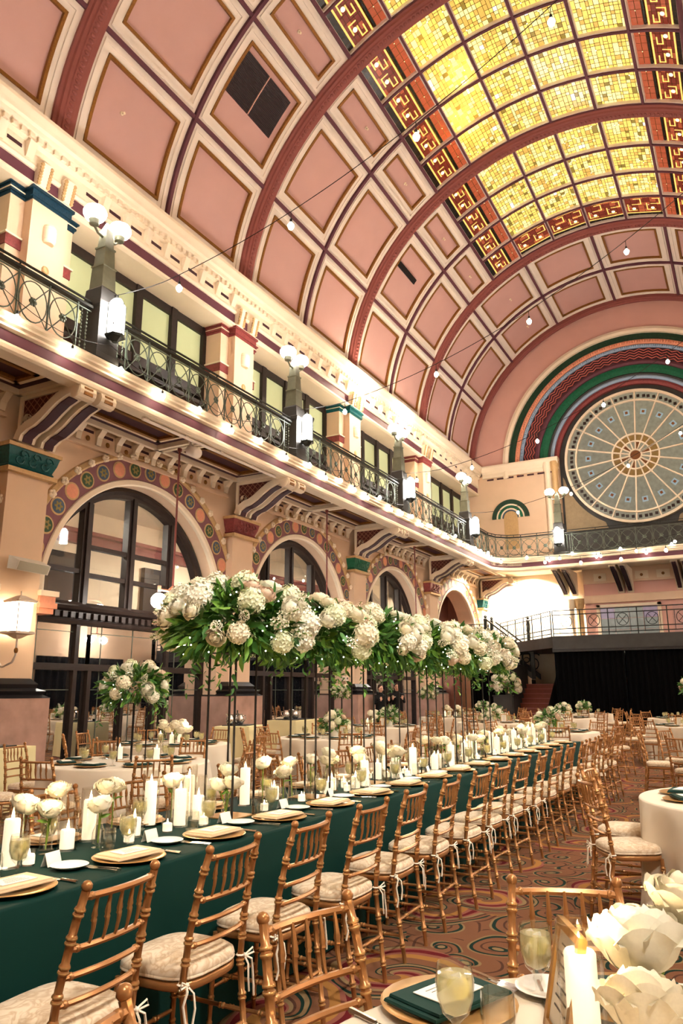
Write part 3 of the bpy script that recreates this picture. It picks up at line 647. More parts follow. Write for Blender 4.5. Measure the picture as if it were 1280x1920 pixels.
mb = MB(); mb.path(bp_, [(-.3,7.1),(-.03,7.1),(.02,7.13),(.02,7.17),(.07,7.2),(.07,7.24),(.11,7.27),(.12,7.32),(.08,7.34),(-.3,7.34)]); mb.build('fascia_cornice', M['cream'], bal)
def soffit(x0, x1, y0, y1):
    mb = MB(); b = .16
    mb.box(x0,x1,y0,y0+b*.6,6.86,6.99); mb.box(x0,x1,y1-b*.6,y1,6.86,6.99); mb.box(x0,x0+b*.6,y0,y1,6.86,6.99); mb.box(x1-b*.6,x1,y0,y1,6.86,6.99)
    i = .30
    mb.box(x0+i,x1-i,y0+i,y0+i+.1,6.92,6.99); mb.box(x0+i,x1-i,y1-i-.1,y1-i,6.92,6.99); mb.box(x0+i,x0+i+.1,y0+i,y1-i,6.92,6.99); mb.box(x1-i-.1,x1-i,y0+i,y1-i,6.92,6.99)
    fr = mb.build('soffit_frame', M['cream'], bal)
    mb = MB(); mb.box(x0+.02,x1-.02,y0+.02,y1-.02,6.965,6.985); mb.build('soffit_panel', M['dkpurple'], bal)
    mb = MB(); i = .42
    mb.box(x0+i,x1-i,y0+i,y0+i+.09,6.90,6.97); mb.box(x0+i,x1-i,y1-i-.09,y1-i,6.90,6.97); mb.box(x0+i,x0+i+.09,y0+i,y1-i,6.90,6.97); mb.box(x1-i-.09,x1-i,y0+i,y1-i,6.90,6.97)
    mb.build('soffit_gilding', M['gold'], bal)
for k in range(-1, 4):
    e = PY(k+1) if k < 3 else 35.6
    mid = (PY(k)+e)/2
    soffit(-11.5,-10.05,PY(k)+.36,mid-.03); soffit(-11.5,-10.05,mid+.03,e-.36)
# railing panels
def star(mb, c, s):
    for i in range(6):
        a = i*PI/3; mb.ball((c[0]+s*.6*math.cos(a), c[1], c[2]+s*.6*math.sin(a)), s*.42, 6, 4, (1,.6,1))
    mb.ball(c, s*.45, 6, 4, (1,1.4,1))
def rail_panel(w, bead=False):
    mb = MB()
    if bead:
        for x in (w*.3, w*.7):
            mb.tube([(x,0,.06),(x,0,.88)], .008, 4)
            for i in range(11): mb.ball((x,0,.12+.07*i), .022, 5, 4)
        mb.tube([(0,0,.0),(0,0,.95)], .018, 5)
    else:
        mb.tube([(0,0,.0),(0,0,.95)], .018, 5)
        c = (w/2, 0, .47); mb.tube([(c[0]+.285*math.cos(2*PI*i/20),0,c[2]+.36*math.sin(2*PI*i/20)) for i in range(20)], .012, 5, True)
        mb.tube([(0,0,.08),(w,0,.86)], .011, 4); mb.tube([(0,0,.86),(w,0,.08)], .011, 4)
    return mb.mesh('railing_panel', M['iron'], True)
PW = .628
rp = rail_panel(PW); rb = rail_panel(.3, True)
stm = MB(); star(stm, (0,0,0), .085); st_me = stm.mesh('star_rosette', M['iron'], True)
def railing(label, pts_, npan, beads, group='gallery railings'):
    """pts_: start and end XY of one straight run between lamp posts"""
    a, b = Vector(pts_[0]), Vector(pts_[1]); L_ = (b-a).length; rz = math.atan2((b-a).y, (b-a).x)
    t = thing('gallery_railing', label, 'railing', (a.x, a.y, 7.34), rz, group)
    for nm, z, h, wd in (('top_rail', .95, .05, .10), ('handrail', 1.06, .03, .035), ('middle_rail', .87, .02, .025), ('bottom_rail', .06, .025, .03)):
        mb = MB(); mb.box(0, L_, -wd/2, wd/2, z-h/2, z+h/2)
        if nm == 'handrail':
            n = max(2, int(L_/1.25))
            for i in range(n+1): mb.tube([(L_*i/n,0,.97),(L_*i/n,0,1.06)], .015, 5)
        mb.build(nm, M['dkiron'] if z > .9 else M['iron'], t)
    if beads: 
        put('beaded_panel', rb, t); put('beaded_panel', rb, t, (L_-.3,0,0))
    s0 = .3 if beads else 0; w_ = (L_-2*s0)/npan
    for i in range(npan):
        o = put('railing_panel', rp, t, (s0+w_*i,0,0), scale=(w_/PW,1,1)); put('star_rosette', st_me, o, (PW/2,0,.47))
    put('end_post', rb, t, (L_,0,0)) if False else None
    return t
SEG = ['nearest the camera','after the first lamp post','after the second lamp post','after the third lamp post']
for k in range(-1, 3): railing('verdigris iron gallery railing with star circles, '+SEG[k+1], ((-9.86, PY(k)+.3), (-9.86, PY(k+1)-.3)), 9, True)
railing('verdigris iron gallery railing beside the curved corner', ((-9.86, PY(3)+.3), (-9.86, 31.9)), 3, True)
cpts = [(-9.86+1.15-1.15*math.cos(R(a)), 31.95+1.15*math.sin(R(a))) for a in (0,30,60,90)]
for i in range(3): railing('short '+nth(i)+' run of gallery railing round the curved corner', (cpts[i], cpts[i+1]), 1, False, 'curved corner railings')
railing('verdigris iron gallery railing between corner and end lamp post', ((-8.7, 33.12), (-7.25, 33.12)), 2, False)
railing('dark gallery railing below the great round window', ((-6.75, 33.12), (XR, 33.12)), 15, True)
# lamp posts on the balcony
def lamp_kit():
    kt = Kit(); mb = MB()
    rings = [[(-h,-h,z),(h,-h,z),(h,h,z),(-h,h,z)] for h, z in ((.27,0),(.27,.1),(.24,.12),(.24,1.0),(.27,1.04),(.27,1.12),(.22,1.16),(.2,1.42),(.17,1.46))]
    mb.loft(rings); kt.add('pedestal', mb.mesh('pedestal', M['grime']))
    mb = MB(); mb.loft([[(-h,-h,z),(h,-h,z),(h,h,z),(-h,h,z)] for h, z in ((.165,1.46),(.15,1.9),(.165,1.91),(.165,1.94),(.135,1.95),(.12,2.3),(.135,2.31),(.135,2.34),(.105,2.35),(.085,2.72),(.06,2.78),(.02,2.9))]); kt.add('shaft', mb.mesh('shaft', M['grimegreen']))
    for s_ in (-1, 1):
        mb = MB(); mb.tube([(0,0,2.6),(0,s_*.1,2.56),(0,s_*.22,2.58),(0,s_*.32,2.68)], .025, 6); mb.lathe([(.03,0),(.09,.03),(.1,.1),(.11,.12)], 12, (0,s_*.32,2.66)); kt.add('arm', mb.mesh('arm', M['grimegreen'], True))
        mb = MB(); mb.lathe([(.09,0),(.17,.04),(.215,.12),(.215,.17),(.18,.24),(.1,.29),(.02,.31)], 16, (0,s_*.32,2.78)); kt.add('globe', mb.mesh('globe', M['globe'], True), label='glowing opal globe')
    mb = MB(); n = 6
    mb.lathe([(.15,0),(.15,.56),(.09,.66),(.02,.7)], 6, (.42,0,.5)); kt.add('lantern_glass', mb.mesh('lantern_glass', M['lantern']), label='glowing lantern glass')
    mb = MB()
    for i in range(6): a = 2*PI*i/6; mb.tube([(.42+.16*math.cos(a),.16*math.sin(a),.47),(.42+.16*math.cos(a),.16*math.sin(a),1.06)], .012, 4)
    mb.lathe([(.19,0),(.19,.03),(.16,.05)], 6, (.42,0,.42)); mb.lathe([(.05,0),(.14,.1),(.15,.1)], 6, (.42,0,.32)); mb.tube([(.2,0,1.1),(.42,0,1.26),(.42,0,1.2)], .02, 5); kt.add('lantern_frame', mb.mesh('lantern_frame', M['dkiron']))
    return kt
M['grimegreen'] = mat('bronze_green_metal', srgb(112,112,94), .45, .3, var=.2)
LK = lamp_kit()
for k in range(-1, 4): LK.place('gallery_lamp_post', 'green lamp post with two globes and lantern, '+nth(k+1)+' along the side balcony', 'lamp post', (-9.95, PY(k), 7.34), 0, 'gallery lamp posts')
LK.place('gallery_lamp_post', 'green lamp post with two globes on the balcony under the round window', 'lamp post', (-7.0, 33.3, 7.34), R(-90), 'gallery lamp posts')
for k in range(-1, 4): LK.place('gallery_lamp_post', 'green lamp post with globes across the hall, '+nth(k+1)+' bay', 'lamp post', (2.1, PY(k), 7.34), R(180), 'opposite balcony lamp posts')
# pendant twin-globe lamps in front of the bays
def twin(label, loc):
    t = thing('twin_globe_pendant', label, 'lamp', loc, group='twin globe pendants')
    mb = MB(); mb.tube([(0,0,.32),(0,0,3.5)], .022, 6); mb.tube([(0,0,3.42),(0,0,3.5)], .05, 8); mb.build('rod', M['maroon'], t)
    mb = MB(); mb.tube([(0,-.42,.24),(0,.42,.24)], .03, 6); mb.tube([(0,-.42,.32),(0,-.42,.2)], .04, 6); mb.tube([(0,.42,.32),(0,.42,.2)], .04, 6); mb.lathe([(.03,.1),(.09,.2),(.09,.3),(.03,.36)], 10); mb.build('crossbar', M['salmon'], t)
    for s_ in (-1, 1):
        mb = MB(); mb.ball((0,s_*.42,0), .165, 16, 10); mb.build('globe', M['globe'], t, smooth=True, label='glowing round globe')
for k in range(-1, 4): twin('unseen mirrored twin globe pendant across the hall, '+nth(k+1)+' bay', (2.9, PY(k)+3.45, 3.9))  # unseen mirrored pendants, added to light the tables from the front
for k in range(0, 3): twin('plum rod pendant with two round globes before the '+nth(k)+' clear arched window', (-10.9, PY(k)+3.45, 3.37))
# wall lantern, speaker and track spotlight on the first pier
t = thing('wall_lantern', 'white square wall lantern glowing on the first pier', 'lamp', (-11.48, PY(0)-.2, 0))
mb = MB(); mb.loft([[(.36+s*.11*e,-.11*e*1,z) if 0 else (.36-h,-h,z) for _ in (0,)]+[(.36+h,-h,z),(.36+h,h,z),(.36-h,h,z)] for e, s, h, z in ((1,1,.13,2.52),(1,1,.15,3.02))]); mb.build('lantern_glass', mat('lit_sconce_glass', (1,1,.95), .4, var=0, emit=(1,.86,.62), estr=9*LS), t)
mb = MB()
for sx in (-1,1):
    for sy in (-1,1): mb.tube([(.36+sx*.13,sy*.13,2.52),(.36+sx*.15,sy*.15,3.02)], .012, 4)
mb.loft([[(.36-h,-h,z),(.36+h,-h,z),(.36+h,h,z),(.36-h,h,z)] for h, z in ((.19,3.02),(.20,3.05),(.12,3.1),(.05,3.14))]); mb.loft([[(.36-h,-h,z),(.36+h,-h,z),(.36+h,h,z),(.36-h,h,z)] for h, z in ((.04,2.4),(.12,2.46),(.2,2.48),(.2,2.52))]); mb.tube([(.36,0,3.12),(.36,0,3.22)], .012, 5); mb.build('lantern_frame', M['ivory'], t)
mb = MB(); mb.tube([(0,-.05,1.95),(.12,-.05,1.93),(.28,0,2.0),(.36,0,2.12),(.36,0,2.42)], .018, 6); mb.ball((.01,-.05,1.95), .06, 8, 6, (.5,1,1)); mb.build('bracket_arm', M['ivory'], t, smooth=True)
mb = MB(); mb.ball((.36,0,2.2), .035, 8, 6, (1,1,1.5)); mb.build('finial', M['gold'], t, smooth=True)
t = thing('wall_speaker', 'pale grey wedge speaker fixed to the first pier', 'speaker', (-11.25, PY(0)-.05, 3.72), rot=(0,0,R(6)))
mb = MB(); mb.ext_y([(-.1,-.1),(.1,-.14),(.16,.02),(-.08,.13)], -.34, .42); mb.build('cabinet', mat('grey_speaker_shell', srgb(228,222,210), .5, var=.04), t)
mb = MB(); mb.add([(.105,-.32,-.135),(.105,.40,-.135),(.165,.40,.015),(.165,-.32,.015)], [(0,1,2,3)]); mb.build('grille', mat('grey_speaker_mesh', srgb(176,170,150), .7, var=.1, scale=200), t)
mb = MB(); mb.box(-.22,-.08,-.16,.16,-.05,.08); mb.build('wall_mount', M['ivory'], t)
t = thing('track_spotlight', 'cream cylindrical spotlight clamped under the balcony edge', 'spotlight', (-10.15, 12.05, 6.55), rot=(0,R(-25),R(60)))
mb = MB(); mb.lathe([(.09,-.2),(.12,-.18),(.12,.12),(.09,.16),(.05,.18)], 16); mb.xf(Matrix.Rotation(R(120), 4, 'X')); mb.build('housing', M['ivory'], t, smooth=True)
mb = MB(); mb.lathe([(.01,-.195),(.105,-.195),(.105,-.19)], 16); mb.xf(Matrix.Rotation(R(120), 4, 'X')); mb.build('lens', M['black'], t)
mb = MB(); mb.tube([(0,0,.05),(0,.05,.2),(0,0,.34)], .03, 6); mb.build('yoke', M['ivory'], t)
t = thing('lighting_track', 'long cream lighting track pipe along the balcony underside', 'track', (0,0,0))
mb = MB(); mb.tube([(-10.02,10.3,6.72),(-10.02,15.0,6.72)], .035, 8); mb.build('pipe', M['ivory'], t)
mb = MB()
for y in (10.4,11.6,12.8,14.0,14.9): mb.box(-10.06,-9.98,y-.05,y+.05,6.72,6.86)
mb.build('clamp', M['ivory'], t, kind='stuff')
# right-hand and near walls (behind and beside the camera)
mb = MB(); mb.box(XR, XR+.2, YN, YE, 0, 12.9); mb.build('wall_right', M['plaster'], kind='structure', label='plain peach wall on the camera side of the hall')
mb = MB(); mb.box(-16.2, XR+.2, YN-.2, YN, 0, 21); mb.build('wall_near', M['plaster'], kind='structure', label='peach wall behind the camera')
mb = MB(); mb.ext_y([(XR,11.3),(XR-.1,11.3),(XR-.3,12.6),(XR-.4,12.82),(XR,12.82)], YN, YE); mb.build('trim_1', M['cream'], kind='structure', label='cream cornice of the opposite wall')
for k in range(-1, 4):
    t = thing('wall_drape', 'black drape filling the '+nth(k+1)+' bay of the opposite wall', 'drape', (0,0,0), group='opposite wall drapes')
    pts = [(XR-.12+.05*math.sin(i*1.3), PY(k)+.7+5.35*i/60) for i in range(61)]
    mb = MB(); mb.loft([[(x,y,0) for x, y in pts],[(x,y,3.1) for x, y in pts]], closed=False, cap=False); mb.build('cloth', M['drape'], t)
# ---- far end wall with the great round window
EX, EZ = -3.9, 12.5
M['spandrel'] = mat('tan_relief_plaster', srgb(150,130,100), .6, var=.15, scale=6, bump=.6, bscale=9)
mb = MB(); mb.box(-13.6,-13.5,29.4,YE,0,7.0); mb.box(-13.6,-12.4,29.3,29.4,0,7.0); mb.box(-13.6,-12.4,29.4,YE,6.2,6.3); mb.box(-13.6,-12.4,YE-.1,YE,0,7.0); mb.build('wall_alcove', M['pinkwall'], kind='structure', label='pink alcove wall inside the fourth arch')
mb = MB(); n = 64
# wall above the cornice with a round-headed opening r = 6.35
for i in range(n):
    a0, a1 = PI*i/n, PI*(i+1)/n
    mb.add([(EX+r*math.cos(a), YE, z0+r*math.sin(a)) for r, a, z0 in ((6.3,a0,EZ),(8.4,a0,VZ),(8.4,a1,VZ),(6.3,a1,EZ))], [(0,1,2,3)])
we = mb.build('wall_end', M['pinkwall'], kind='structure', label='far end wall with concentric painted arches and round window')
rings = [(6.35,6.08,-.12,'cream'),(6.08,5.74,.06,'dkgreen'),(5.74,5.52,.02,'salmon'),(5.52,5.36,.1,'skyblue'),(5.36,4.76,.2,'dkpurple'),(4.76,4.56,.18,'purple'),(4.56,4.16,.3,'green'),(4.16,4.02,.34,'grime'),(4.02,3.86,.32,'skyblue'),(3.86,3.62,.42,'red')]
for r0, r1, dy, m_ in rings:
    mb = MB(); mb.swY([(r0+.02,YE+dy+.3),(r0,YE+dy),((r0+r1)/2,YE+dy-(.05 if r0-r1 < .3 else .02)),(r1,YE+dy),(r1,YE+dy+.3)], EX, EZ, R(-4), R(184), 72); mb.build('arch_ring', M[m_], we, smooth=False)
mb = MB()   # zigzag relief
for row in range(4):
    rr = 4.86+.135*row; nz = 76
    mb.tube([(EX+(rr+(.05 if i % 2 else -.05))*math.cos(PI*i/nz), YE+.16, EZ+(rr+(.05 if i % 2 else -.05))*math.sin(PI*i/nz)) for i in range(nz+1)], .028, 4)
mb.build('zigzag_relief', mat('coral_zigzag_paint', srgb(190,98,86), .5, var=.1), we, kind='stuff')
mb = MB()   # rope moulding
for i in range(150):
    a = PI*i/150; mb.ball((EX+5.63*math.cos(a),YE-.02,EZ+5.63*math.sin(a)), .09, 5, 4, (.8,.7,.8))
mb.build('bead_relief', M['salmon'], we, kind='stuff')
mb = MB()
for i in range(170):
    a = PI*i/170; mb.ball((EX+5.44*math.cos(a),YE+.06,EZ+5.44*math.sin(a)), .06, 5, 4)
mb.build('pearl_relief', M['skyblue'], we, kind='stuff')
# back panel round the rose, drapery and spandrels
mb = MB(); mb.box(-7.9,.1,YE+.6,YE+.7,7.3,16.3); mb.build('window_backing', M['grime'], we)
for s_ in (-1, 1):
    mb = MB(); pts = [(s_*3.5,-3.6),(s_*3.5,-.6)]+[(s_*3.5*math.cos(R(a)),-3.5*math.sin(R(a))) for a in range(12, 64, 5)]+[(s_*1.5,-3.5)]
    mb.loft([[(EX+x,YE+.52,EZ+z) for x, z in pts],[(EX+x,YE+.6,EZ+z) for x, z in pts]]); mb.build('spandrel', M['spandrel'], we)
rose = thing('rose_window', None, None, (EX, YE+.45, EZ), kind='structure'); rose['label'] = 'great round wheel window of grey and amber glass'
def ring(r0, r1, d, nm, m_, y=0):
    mb = MB(); mb.swY([(r0,y+d),(r0,y-d),(r1,y-d),(r1,y+d)], 0, 0, 0, 2*PI, 72); mb.build(nm, m_, rose)
ring(3.32,3.2,.14,'rim',M['cream']); ring(2.82,2.74,.1,'ring_bar',M['cream']); ring(1.1,1.03,.1,'ring_bar',M['cream']); ring(.72,.66,.1,'ring_bar',M['cream']); ring(.3,.24,.1,'ring_bar',M['cream'])
for i in range(18):
    a = 2*PI*(i+.3)/18; mb = MB(); c, s_ = math.cos(a), math.sin(a)
    mb.loft([[(r*c-w_*s_,y,r*s_+w_*c) for w_, y in ((-.03,.06),(-.03,-.09),(.03,-.09),(.03,.06))] for r in (.27,3.25)]); mb.build('spoke', M['cream'], rose)
gA = glow_glass('grey_rose_glass', srgb(142,136,116), .30, .3); gB = glow_glass('amber_rose_glass', srgb(150,112,62), .26, .4); gC = glow_glass('blue_rose_glass', srgb(150,162,164), .26, .1); gD = glow_glass('brown_rose_glass', srgb(110,62,34), .35, .3); gE = mat('dark_rose_glass', srgb(52,38,34), .4)
for i in range(18):
    a0, a1 = 2*PI*(i+.3)/18, 2*PI*(i+1.3)/18
    for r0, r1, m_ in ((2.82,3.2,gA),(1.1,2.74,gA),(.72,1.03,gB),(.3,.66,gA if i % 3 else gD)):
        mb = MB(); nn = 4
        mb.loft([[(r*math.cos(a0+(a1-a0)*j/nn),.02,r*math.sin(a0+(a1-a0)*j/nn)) for j in range(nn+1)] for r in (r0, r1)], closed=False, cap=False); pn = mb.build('pane', m_, rose)
        if r0 > 2.8:
            for j in range(4):
                a = a0+(a1-a0)*(j+.5)/4+(.01 if j < 2 else -.01); mb = MB(); mb.cbox((3.0*math.cos(a),.0,3.0*math.sin(a)), (.14,.05,.14)); mb.build('dark_jewel', gE, pn)
        elif r1 > 2:
            am = (a0+a1)/2; mb = MB()
            for sz, y, m2 in ((.13,.0,0),(.06,-.03,1)):
                o_ = MB(); o_.cbox((0,y,0),(sz*2,.03,sz*2)); o_.xf(Matrix.Translation((2.2*math.cos(am),0,2.2*math.sin(am))) @ Matrix.Rotation(-am, 4, 'Y')); mb.add(o_.v, o_.f, m2)
            mb.build('blue_jewel', [gC, gD], pn)
mb = MB(); mb.swY([(.0,.0),(.24,.0),(.24,.03),(0,.03)], 0, 0, 0, 2*PI, 24); mb.build('hub_pane', gD, rose)
# side portion of the end wall, jamb columns, cornice and niche
mb = MB(); mb.box(-12.6,-7.5,YE,YE+.5,7.3,12.9); mb.box(-.3,XR,YE,YE+.5,7.3,12.9); mb.build('jamb_wall', M['plaster'], we)
mb = MB(); mb.ext_x([(YE,12.2),(YE-.1,12.2),(YE-.12,12.4),(YE-.2,12.5),(YE-.28,12.72),(YE-.28,12.8),(YE-.2,12.82),(YE,12.82)], -11.35, -7.45); mb.build('end_cornice', M['cream'], we)
for i in range(7):
    mb = MB(); x = -11.1+.52*i; mb.box(x,x+.34,YE-.11,YE-.09,12.05,12.13); mb.build('cornice_slot', M['dkpurple'], we)
for xx, mt in ((-8.0,'cream'),(-7.66,'paleg')):
    mb = MB(); mb.lathe([(.22,0),(.22,.2),(.15,.25),(.15,3.9),(.2,4.0),(.24,4.25),(.24,4.4)], 16, (xx, YE-.05, 8.2)); mb.build('jamb_column', M[mt], we, smooth=True)
mb = MB(); mb.box(-8.4,-8.2,YE-.08,YE,7.34,12.2); mb.build('jamb_pilaster', M['plaster'], we)
for r0, r1, m_ in ((.95,.72,'dkgreen'),(.72,.64,'cream'),(.64,.5,'green'),(.5,.42,'cream'),(.42,.36,'bluegrey')):
    mb = MB(); mb.swY([(r0,YE),(r0,YE-.06-.02*r0),(r1,YE-.06),(r1,YE)], -10.0, 10.0, 0, PI, 28); mb.build('niche_ring', M[m_], we)
mb = MB(); pts = [(-.36,-1.6),(.36,-1.6)]+[(.36*math.cos(R(a)),.36*math.sin(R(a))) for a in range(0,181,15)]
mb.loft([[(-10+x,YE-.02,10+z) for x, z in pts],[(-10+x,YE-.005,10+z) for x, z in pts]]); mb.build('niche_back', M['paleg'], we)
mb = MB(); mb.box(-7.5,0,YE-.1,YE-.04,7.34,8.95); mb.build('parapet_hanging', M['dkcurt'] if 'dkcurt' in M else M['grime'], we)
# lower end wall below the balcony
mb = MB(); mb.box(-12.6,-6.6,YE-.1,YE+.4,0,7.3); mb.box(-12.6,XR,YE+.3,YE+.5,0,7.3); lw = mb.build('lower_wall', M['cream'], we)
mb = MB(); mb.box(-6.6,XR,YE-.6,YE+.3,0,7.3); mb.build('rose_lower_wall', M['pinkwall'], we)
mb = MB(); mb.box(-6.6,XR,YE-.75,YE-.6,5.4,5.75); mb.box(-6.6,XR,YE-.7,YE-.6,6.3,6.98); mb.build('beam', M['plaster'], we)
mb = MB()
for x0, x1 in ((-2.9,-.6),): mb.box(x0,x1,YE-.64,YE-.6,2.8,5.2)
mb.build('wall_panel', M['pink'], we)
for i in range(9):
    mb = MB(); x = -6.1+.9*i; mb.box(x,x+.55,YE-.73,YE-.7,6.4,6.75); fp = mb.build('frieze_panel', M['cream'], we); mb = MB(); mb.ball((x+.27,YE-.74,6.57),.07,8,4,(1,.5,1)); mb.build('boss', M['gold'], fp)
for x in (-7.2,-4.75,-2.3):
    e = put('console_bracket', cfr, we, (x, YE-.45+11.4-.0-11.35, 0)) if False else None
    mb = MB(); pr_ = [(YE-.6,5.8),(YE-.75,5.9),(YE-1.2,6.2),(YE-2.2,6.6),(YE-2.9,6.7),(YE-2.9,6.86),(YE-.6,6.86)]
    for d in (-.2,.2): mb.ext_x(pr_, x+d-.14, x+d+.14)
    cb = mb.build('console_bracket', M['cream'], we); mb = MB()
    for d in (-.2,.2): mb.ext_x([(a, b-.03) for a, b in pr_[1:5]]+[(pr_[4][0], pr_[4][1]+.02)]+[(pr_[1][0],pr_[1][1]+.05)], x+d-.08, x+d+.08)
    mb.build('channel', M['dkpurple'], cb)
for x, m_ in ((-7.25,'cream'),(-6.85,'paleg')):
    mb = MB(); mb.lathe([(.22,0),(.22,.25),(.16,.3),(.15,2.0),(.2,2.05),(.26,2.35),(.26,2.45)], 16, (x, YE-.6, 3.2)); mb.build('end_column', M[m_], we, smooth=True)
# leaded glass panel in the rose wall
wn += 1
W = thing('window_%d' % wn, None, None, kind='structure'); W['label'] = 'leaded grey glass panel above the stage railing'
mb = MB(); mb.box(-6.1,-3.35,YE-.68,YE-.6,3.0,3.15); mb.box(-6.1,-3.35,YE-.68,YE-.6,5.2,5.32); mb.box(-6.1,-5.95,YE-.68,YE-.6,3.0,5.32); mb.box(-3.5,-3.35,YE-.68,YE-.6,3.0,5.32); mb.build('frame', M['cream'], W)
gl = glow_glass('leaded_grey_glass', srgb(128,128,118), .25, .3)
for i in range(4):
    for j in range(4):
        mb = MB(); mb.box(-5.95+.61*i+.01,-5.95+.61*(i+1)-.01,YE-.64,YE-.62,3.15+.51*j+.01,3.15+.51*(j+1)-.01); mb.build('pane', gl if (i in (1,2) or j in (1,2)) else glow_glass('violet_jewel', srgb(150,134,146), .2), W)
# ---- stage platform, its railing and curtain
SY = 31.0
stg = thing('stage', 'charcoal platform fronted by black curtains at the far end', None, (0,0,0), kind='structure')
mb = MB(); mb.box(-7.1, XR, SY, YE-.7, 3.2, 3.65); mb.build('deck', M['grime'], stg)
mb = MB(); mb.box(-7.12, XR, SY-.06, SY, 3.02, 3.2); mb.build('lip', M['grime'], stg)
mb = MB(); mb.box(-7.12, XR, SY-.09, SY-.06, 3.08, 3.13); mb.build('lip_bead', M['black'], stg)
mb = MB(); mb.box(-6.9,-6.7,SY+.4,YE-.7,0,3.2); mb.build('side_board', M['grime'], stg)
for i, (x0, x1) in enumerate(((-7.08,-4.4),(-4.38,-1.7),(-1.68,1.0),(1.02,XR))):
    pts = [(x0+(x1-x0)*j/70, SY+.06+.045*math.sin(j*1.15+i)) for j in range(71)]
    t = thing('stage_curtain', 'black stage curtain, '+nth(i)+' panel from the stairs', 'curtain', (0,0,0), group='stage curtains')
    mb = MB(); mb.loft([[(x,y,.02) for x, y in pts],[(x,y,3.05) for x, y in pts],[(x,y+.02,3.05) for x, y in pts],[(x,y+.02,.02) for x, y in pts]], closed=False, cap=False); mb.build('cloth', M['drape'], t)
def flat_rail(label, a, b, z, h=1.02, n=8, group='stage railings'):
    a, b = Vector(a), Vector(b); L_ = (b-a).length; t = thing('stage_railing', label, 'railing', (a.x,a.y,z), math.atan2((b-a).y,(b-a).x), group)
    for nm, zz in (('top_rail',h),('upper_rail',h*.83),('lower_rail',h*.28),('bottom_rail',h*.1)):
        mb = MB(); mb.box(0,L_,-.02,.02,zz-.018,zz+.018); mb.build(nm, M['dkiron'], t)
    w_ = L_/n
    for i in range(n+1):
        mb = MB(); mb.box(w_*i-.018,w_*i+.018,-.018,.018,0,h); mb.build('post', M['dkiron'], t)
    for i in range(n):
        mb = MB(); c = w_*(i+.5)
        mb.tube([(c+.22*math.cos(2*PI*j/18),0,h*.56+.24*math.sin(2*PI*j/18)) for j in range(18)], .012, 4, True); mb.tube([(c-.15,0,h*.56-.17),(c+.15,0,h*.56+.17)], .01, 4); mb.tube([(c+.15,0,h*.56-.17),(c-.15,0,h*.56+.17)], .01, 4)
        for d in (-.28,.28): mb.tube([(c+d,0,h*.1),(c+d,0,h*.83)], .009, 4)
        mb.build('ring_panel', M['dkiron'], t)
    return t
flat_rail('dark iron stage railing with crossed rings above black curtain', (-7.05,SY+.03), (XR,SY+.03), 3.65, 1.02, 10)
flat_rail('dark iron railing slanting back from the stage corner', (-7.15,SY+.1), (-10.6,35.6), 3.65, 1.02, 6)
flat_rail('dark iron railing of the upper stair landing', (-12.0,34.2), (-10.75,34.2), 3.55, 1.0, 3)
mb = MB(); pts = [(-7.1,SY+.05),(-10.7,35.6),(-10.7,YE-.1),(-7.1,YE-.1)]
mb.loft([[(x,y,3.2) for x, y in pts],[(x,y,3.65) for x, y in pts]]); mb.build('landing_deck', M['grime'], stg)
# stairs
stt = thing('staircase', 'dark iron staircase with red-brown lower steps beside the stage', None, (0,0,0), kind='structure')
M['step'] = mat('red_brown_step', srgb(120,62,46), .6, var=.12)
for i in range(9):
    mb = MB(); mb.box(-8.95,-7.6,31.3+.28*i,34.0,.0+.2*i if i else 0,.2*(i+1)-.03); st = mb.build('step', M['step'], stt)
    mb = MB(); mb.box(-8.96,-7.59,31.27+.28*i,31.3+.28*(i+1),.2*(i+1)-.03,.2*(i+1)); mb.build('tread_edge', M['salmon'] if 0 else M['maroon'], st)
mb = MB(); mb.box(-9.0,-7.4,33.8,35.5,0,1.8); mb.build('half_landing', M['grime'], stt)
for i in range(9):
    mb = MB(); mb.box(-9.0-.21*(i+1),-9.0-.21*i,34.0,35.4,1.0,1.8+.2*(i+1)); mb.build('step', M['grime'], stt)
mb = MB(); mb.box(-12.4,-10.85,34.0,35.5,3.3,3.55); mb.build('upper_landing', M['grime'], stt)
def raker(y, nm):
    mb = MB(); mb.loft([[(-8.75,yy,z) for z in (2.0,2.25)]+[(-10.75,yy,z) for z in (3.85,3.6)] for yy in (y-.06,y+.06)]); mb.build('stringer', M['grime'], stt)
    mb = MB(); mb.loft([[(-8.75,yy,z) for z in (3.08,3.16)]+[(-10.75,yy,z) for z in (4.76,4.68)] for yy in (y-.06,y+.06)]); mb.build('banister', M['dkiron'], stt)
    for i in range(5):
        x = -8.98-.38*i; zc = 2.72+.8*.38*i
        mb = MB(); mb.tube([(x+.17*math.cos(2*PI*j/16),y,zc+.24*math.sin(2*PI*j/16)) for j in range(16)], .022, 4, True); mb.tube([(x-.19,y,zc-.2),(x-.19,y,zc+.55)], .02, 4); mb.build('ring_baluster', M['dkiron'], stt)
raker(33.95, 'a'); raker(35.35, 'b')
for x, y, z in ((-8.7,33.95,2.0),(-10.8,33.95,3.5),(-10.8,34.9,3.5),(-9.2,35.4,3.5)):
    mb = MB(); mb.box(x-.07,x+.07,y-.07,y+.07,z,z+1.25); mb.lathe([(.09,0),(.05,.05),(.08,.12),(.03,.2)], 8, (x,y,z+1.25)); mb.build('newel_post', M['dkiron'], stt)
mb = MB(); mb.add([(-8.8,33.9,1.4),(-8.8,33.9,2.1),(-10.8,33.9,3.6),(-11.4,33.9,3.6),(-11.4,33.9,2.2),(-9.9,33.9,2.2),(-9.9,33.9,1.4)], [tuple(range(7))]); mb.build('stair_cheek', M['salmon'] if 0 else M['plaster'], stt)
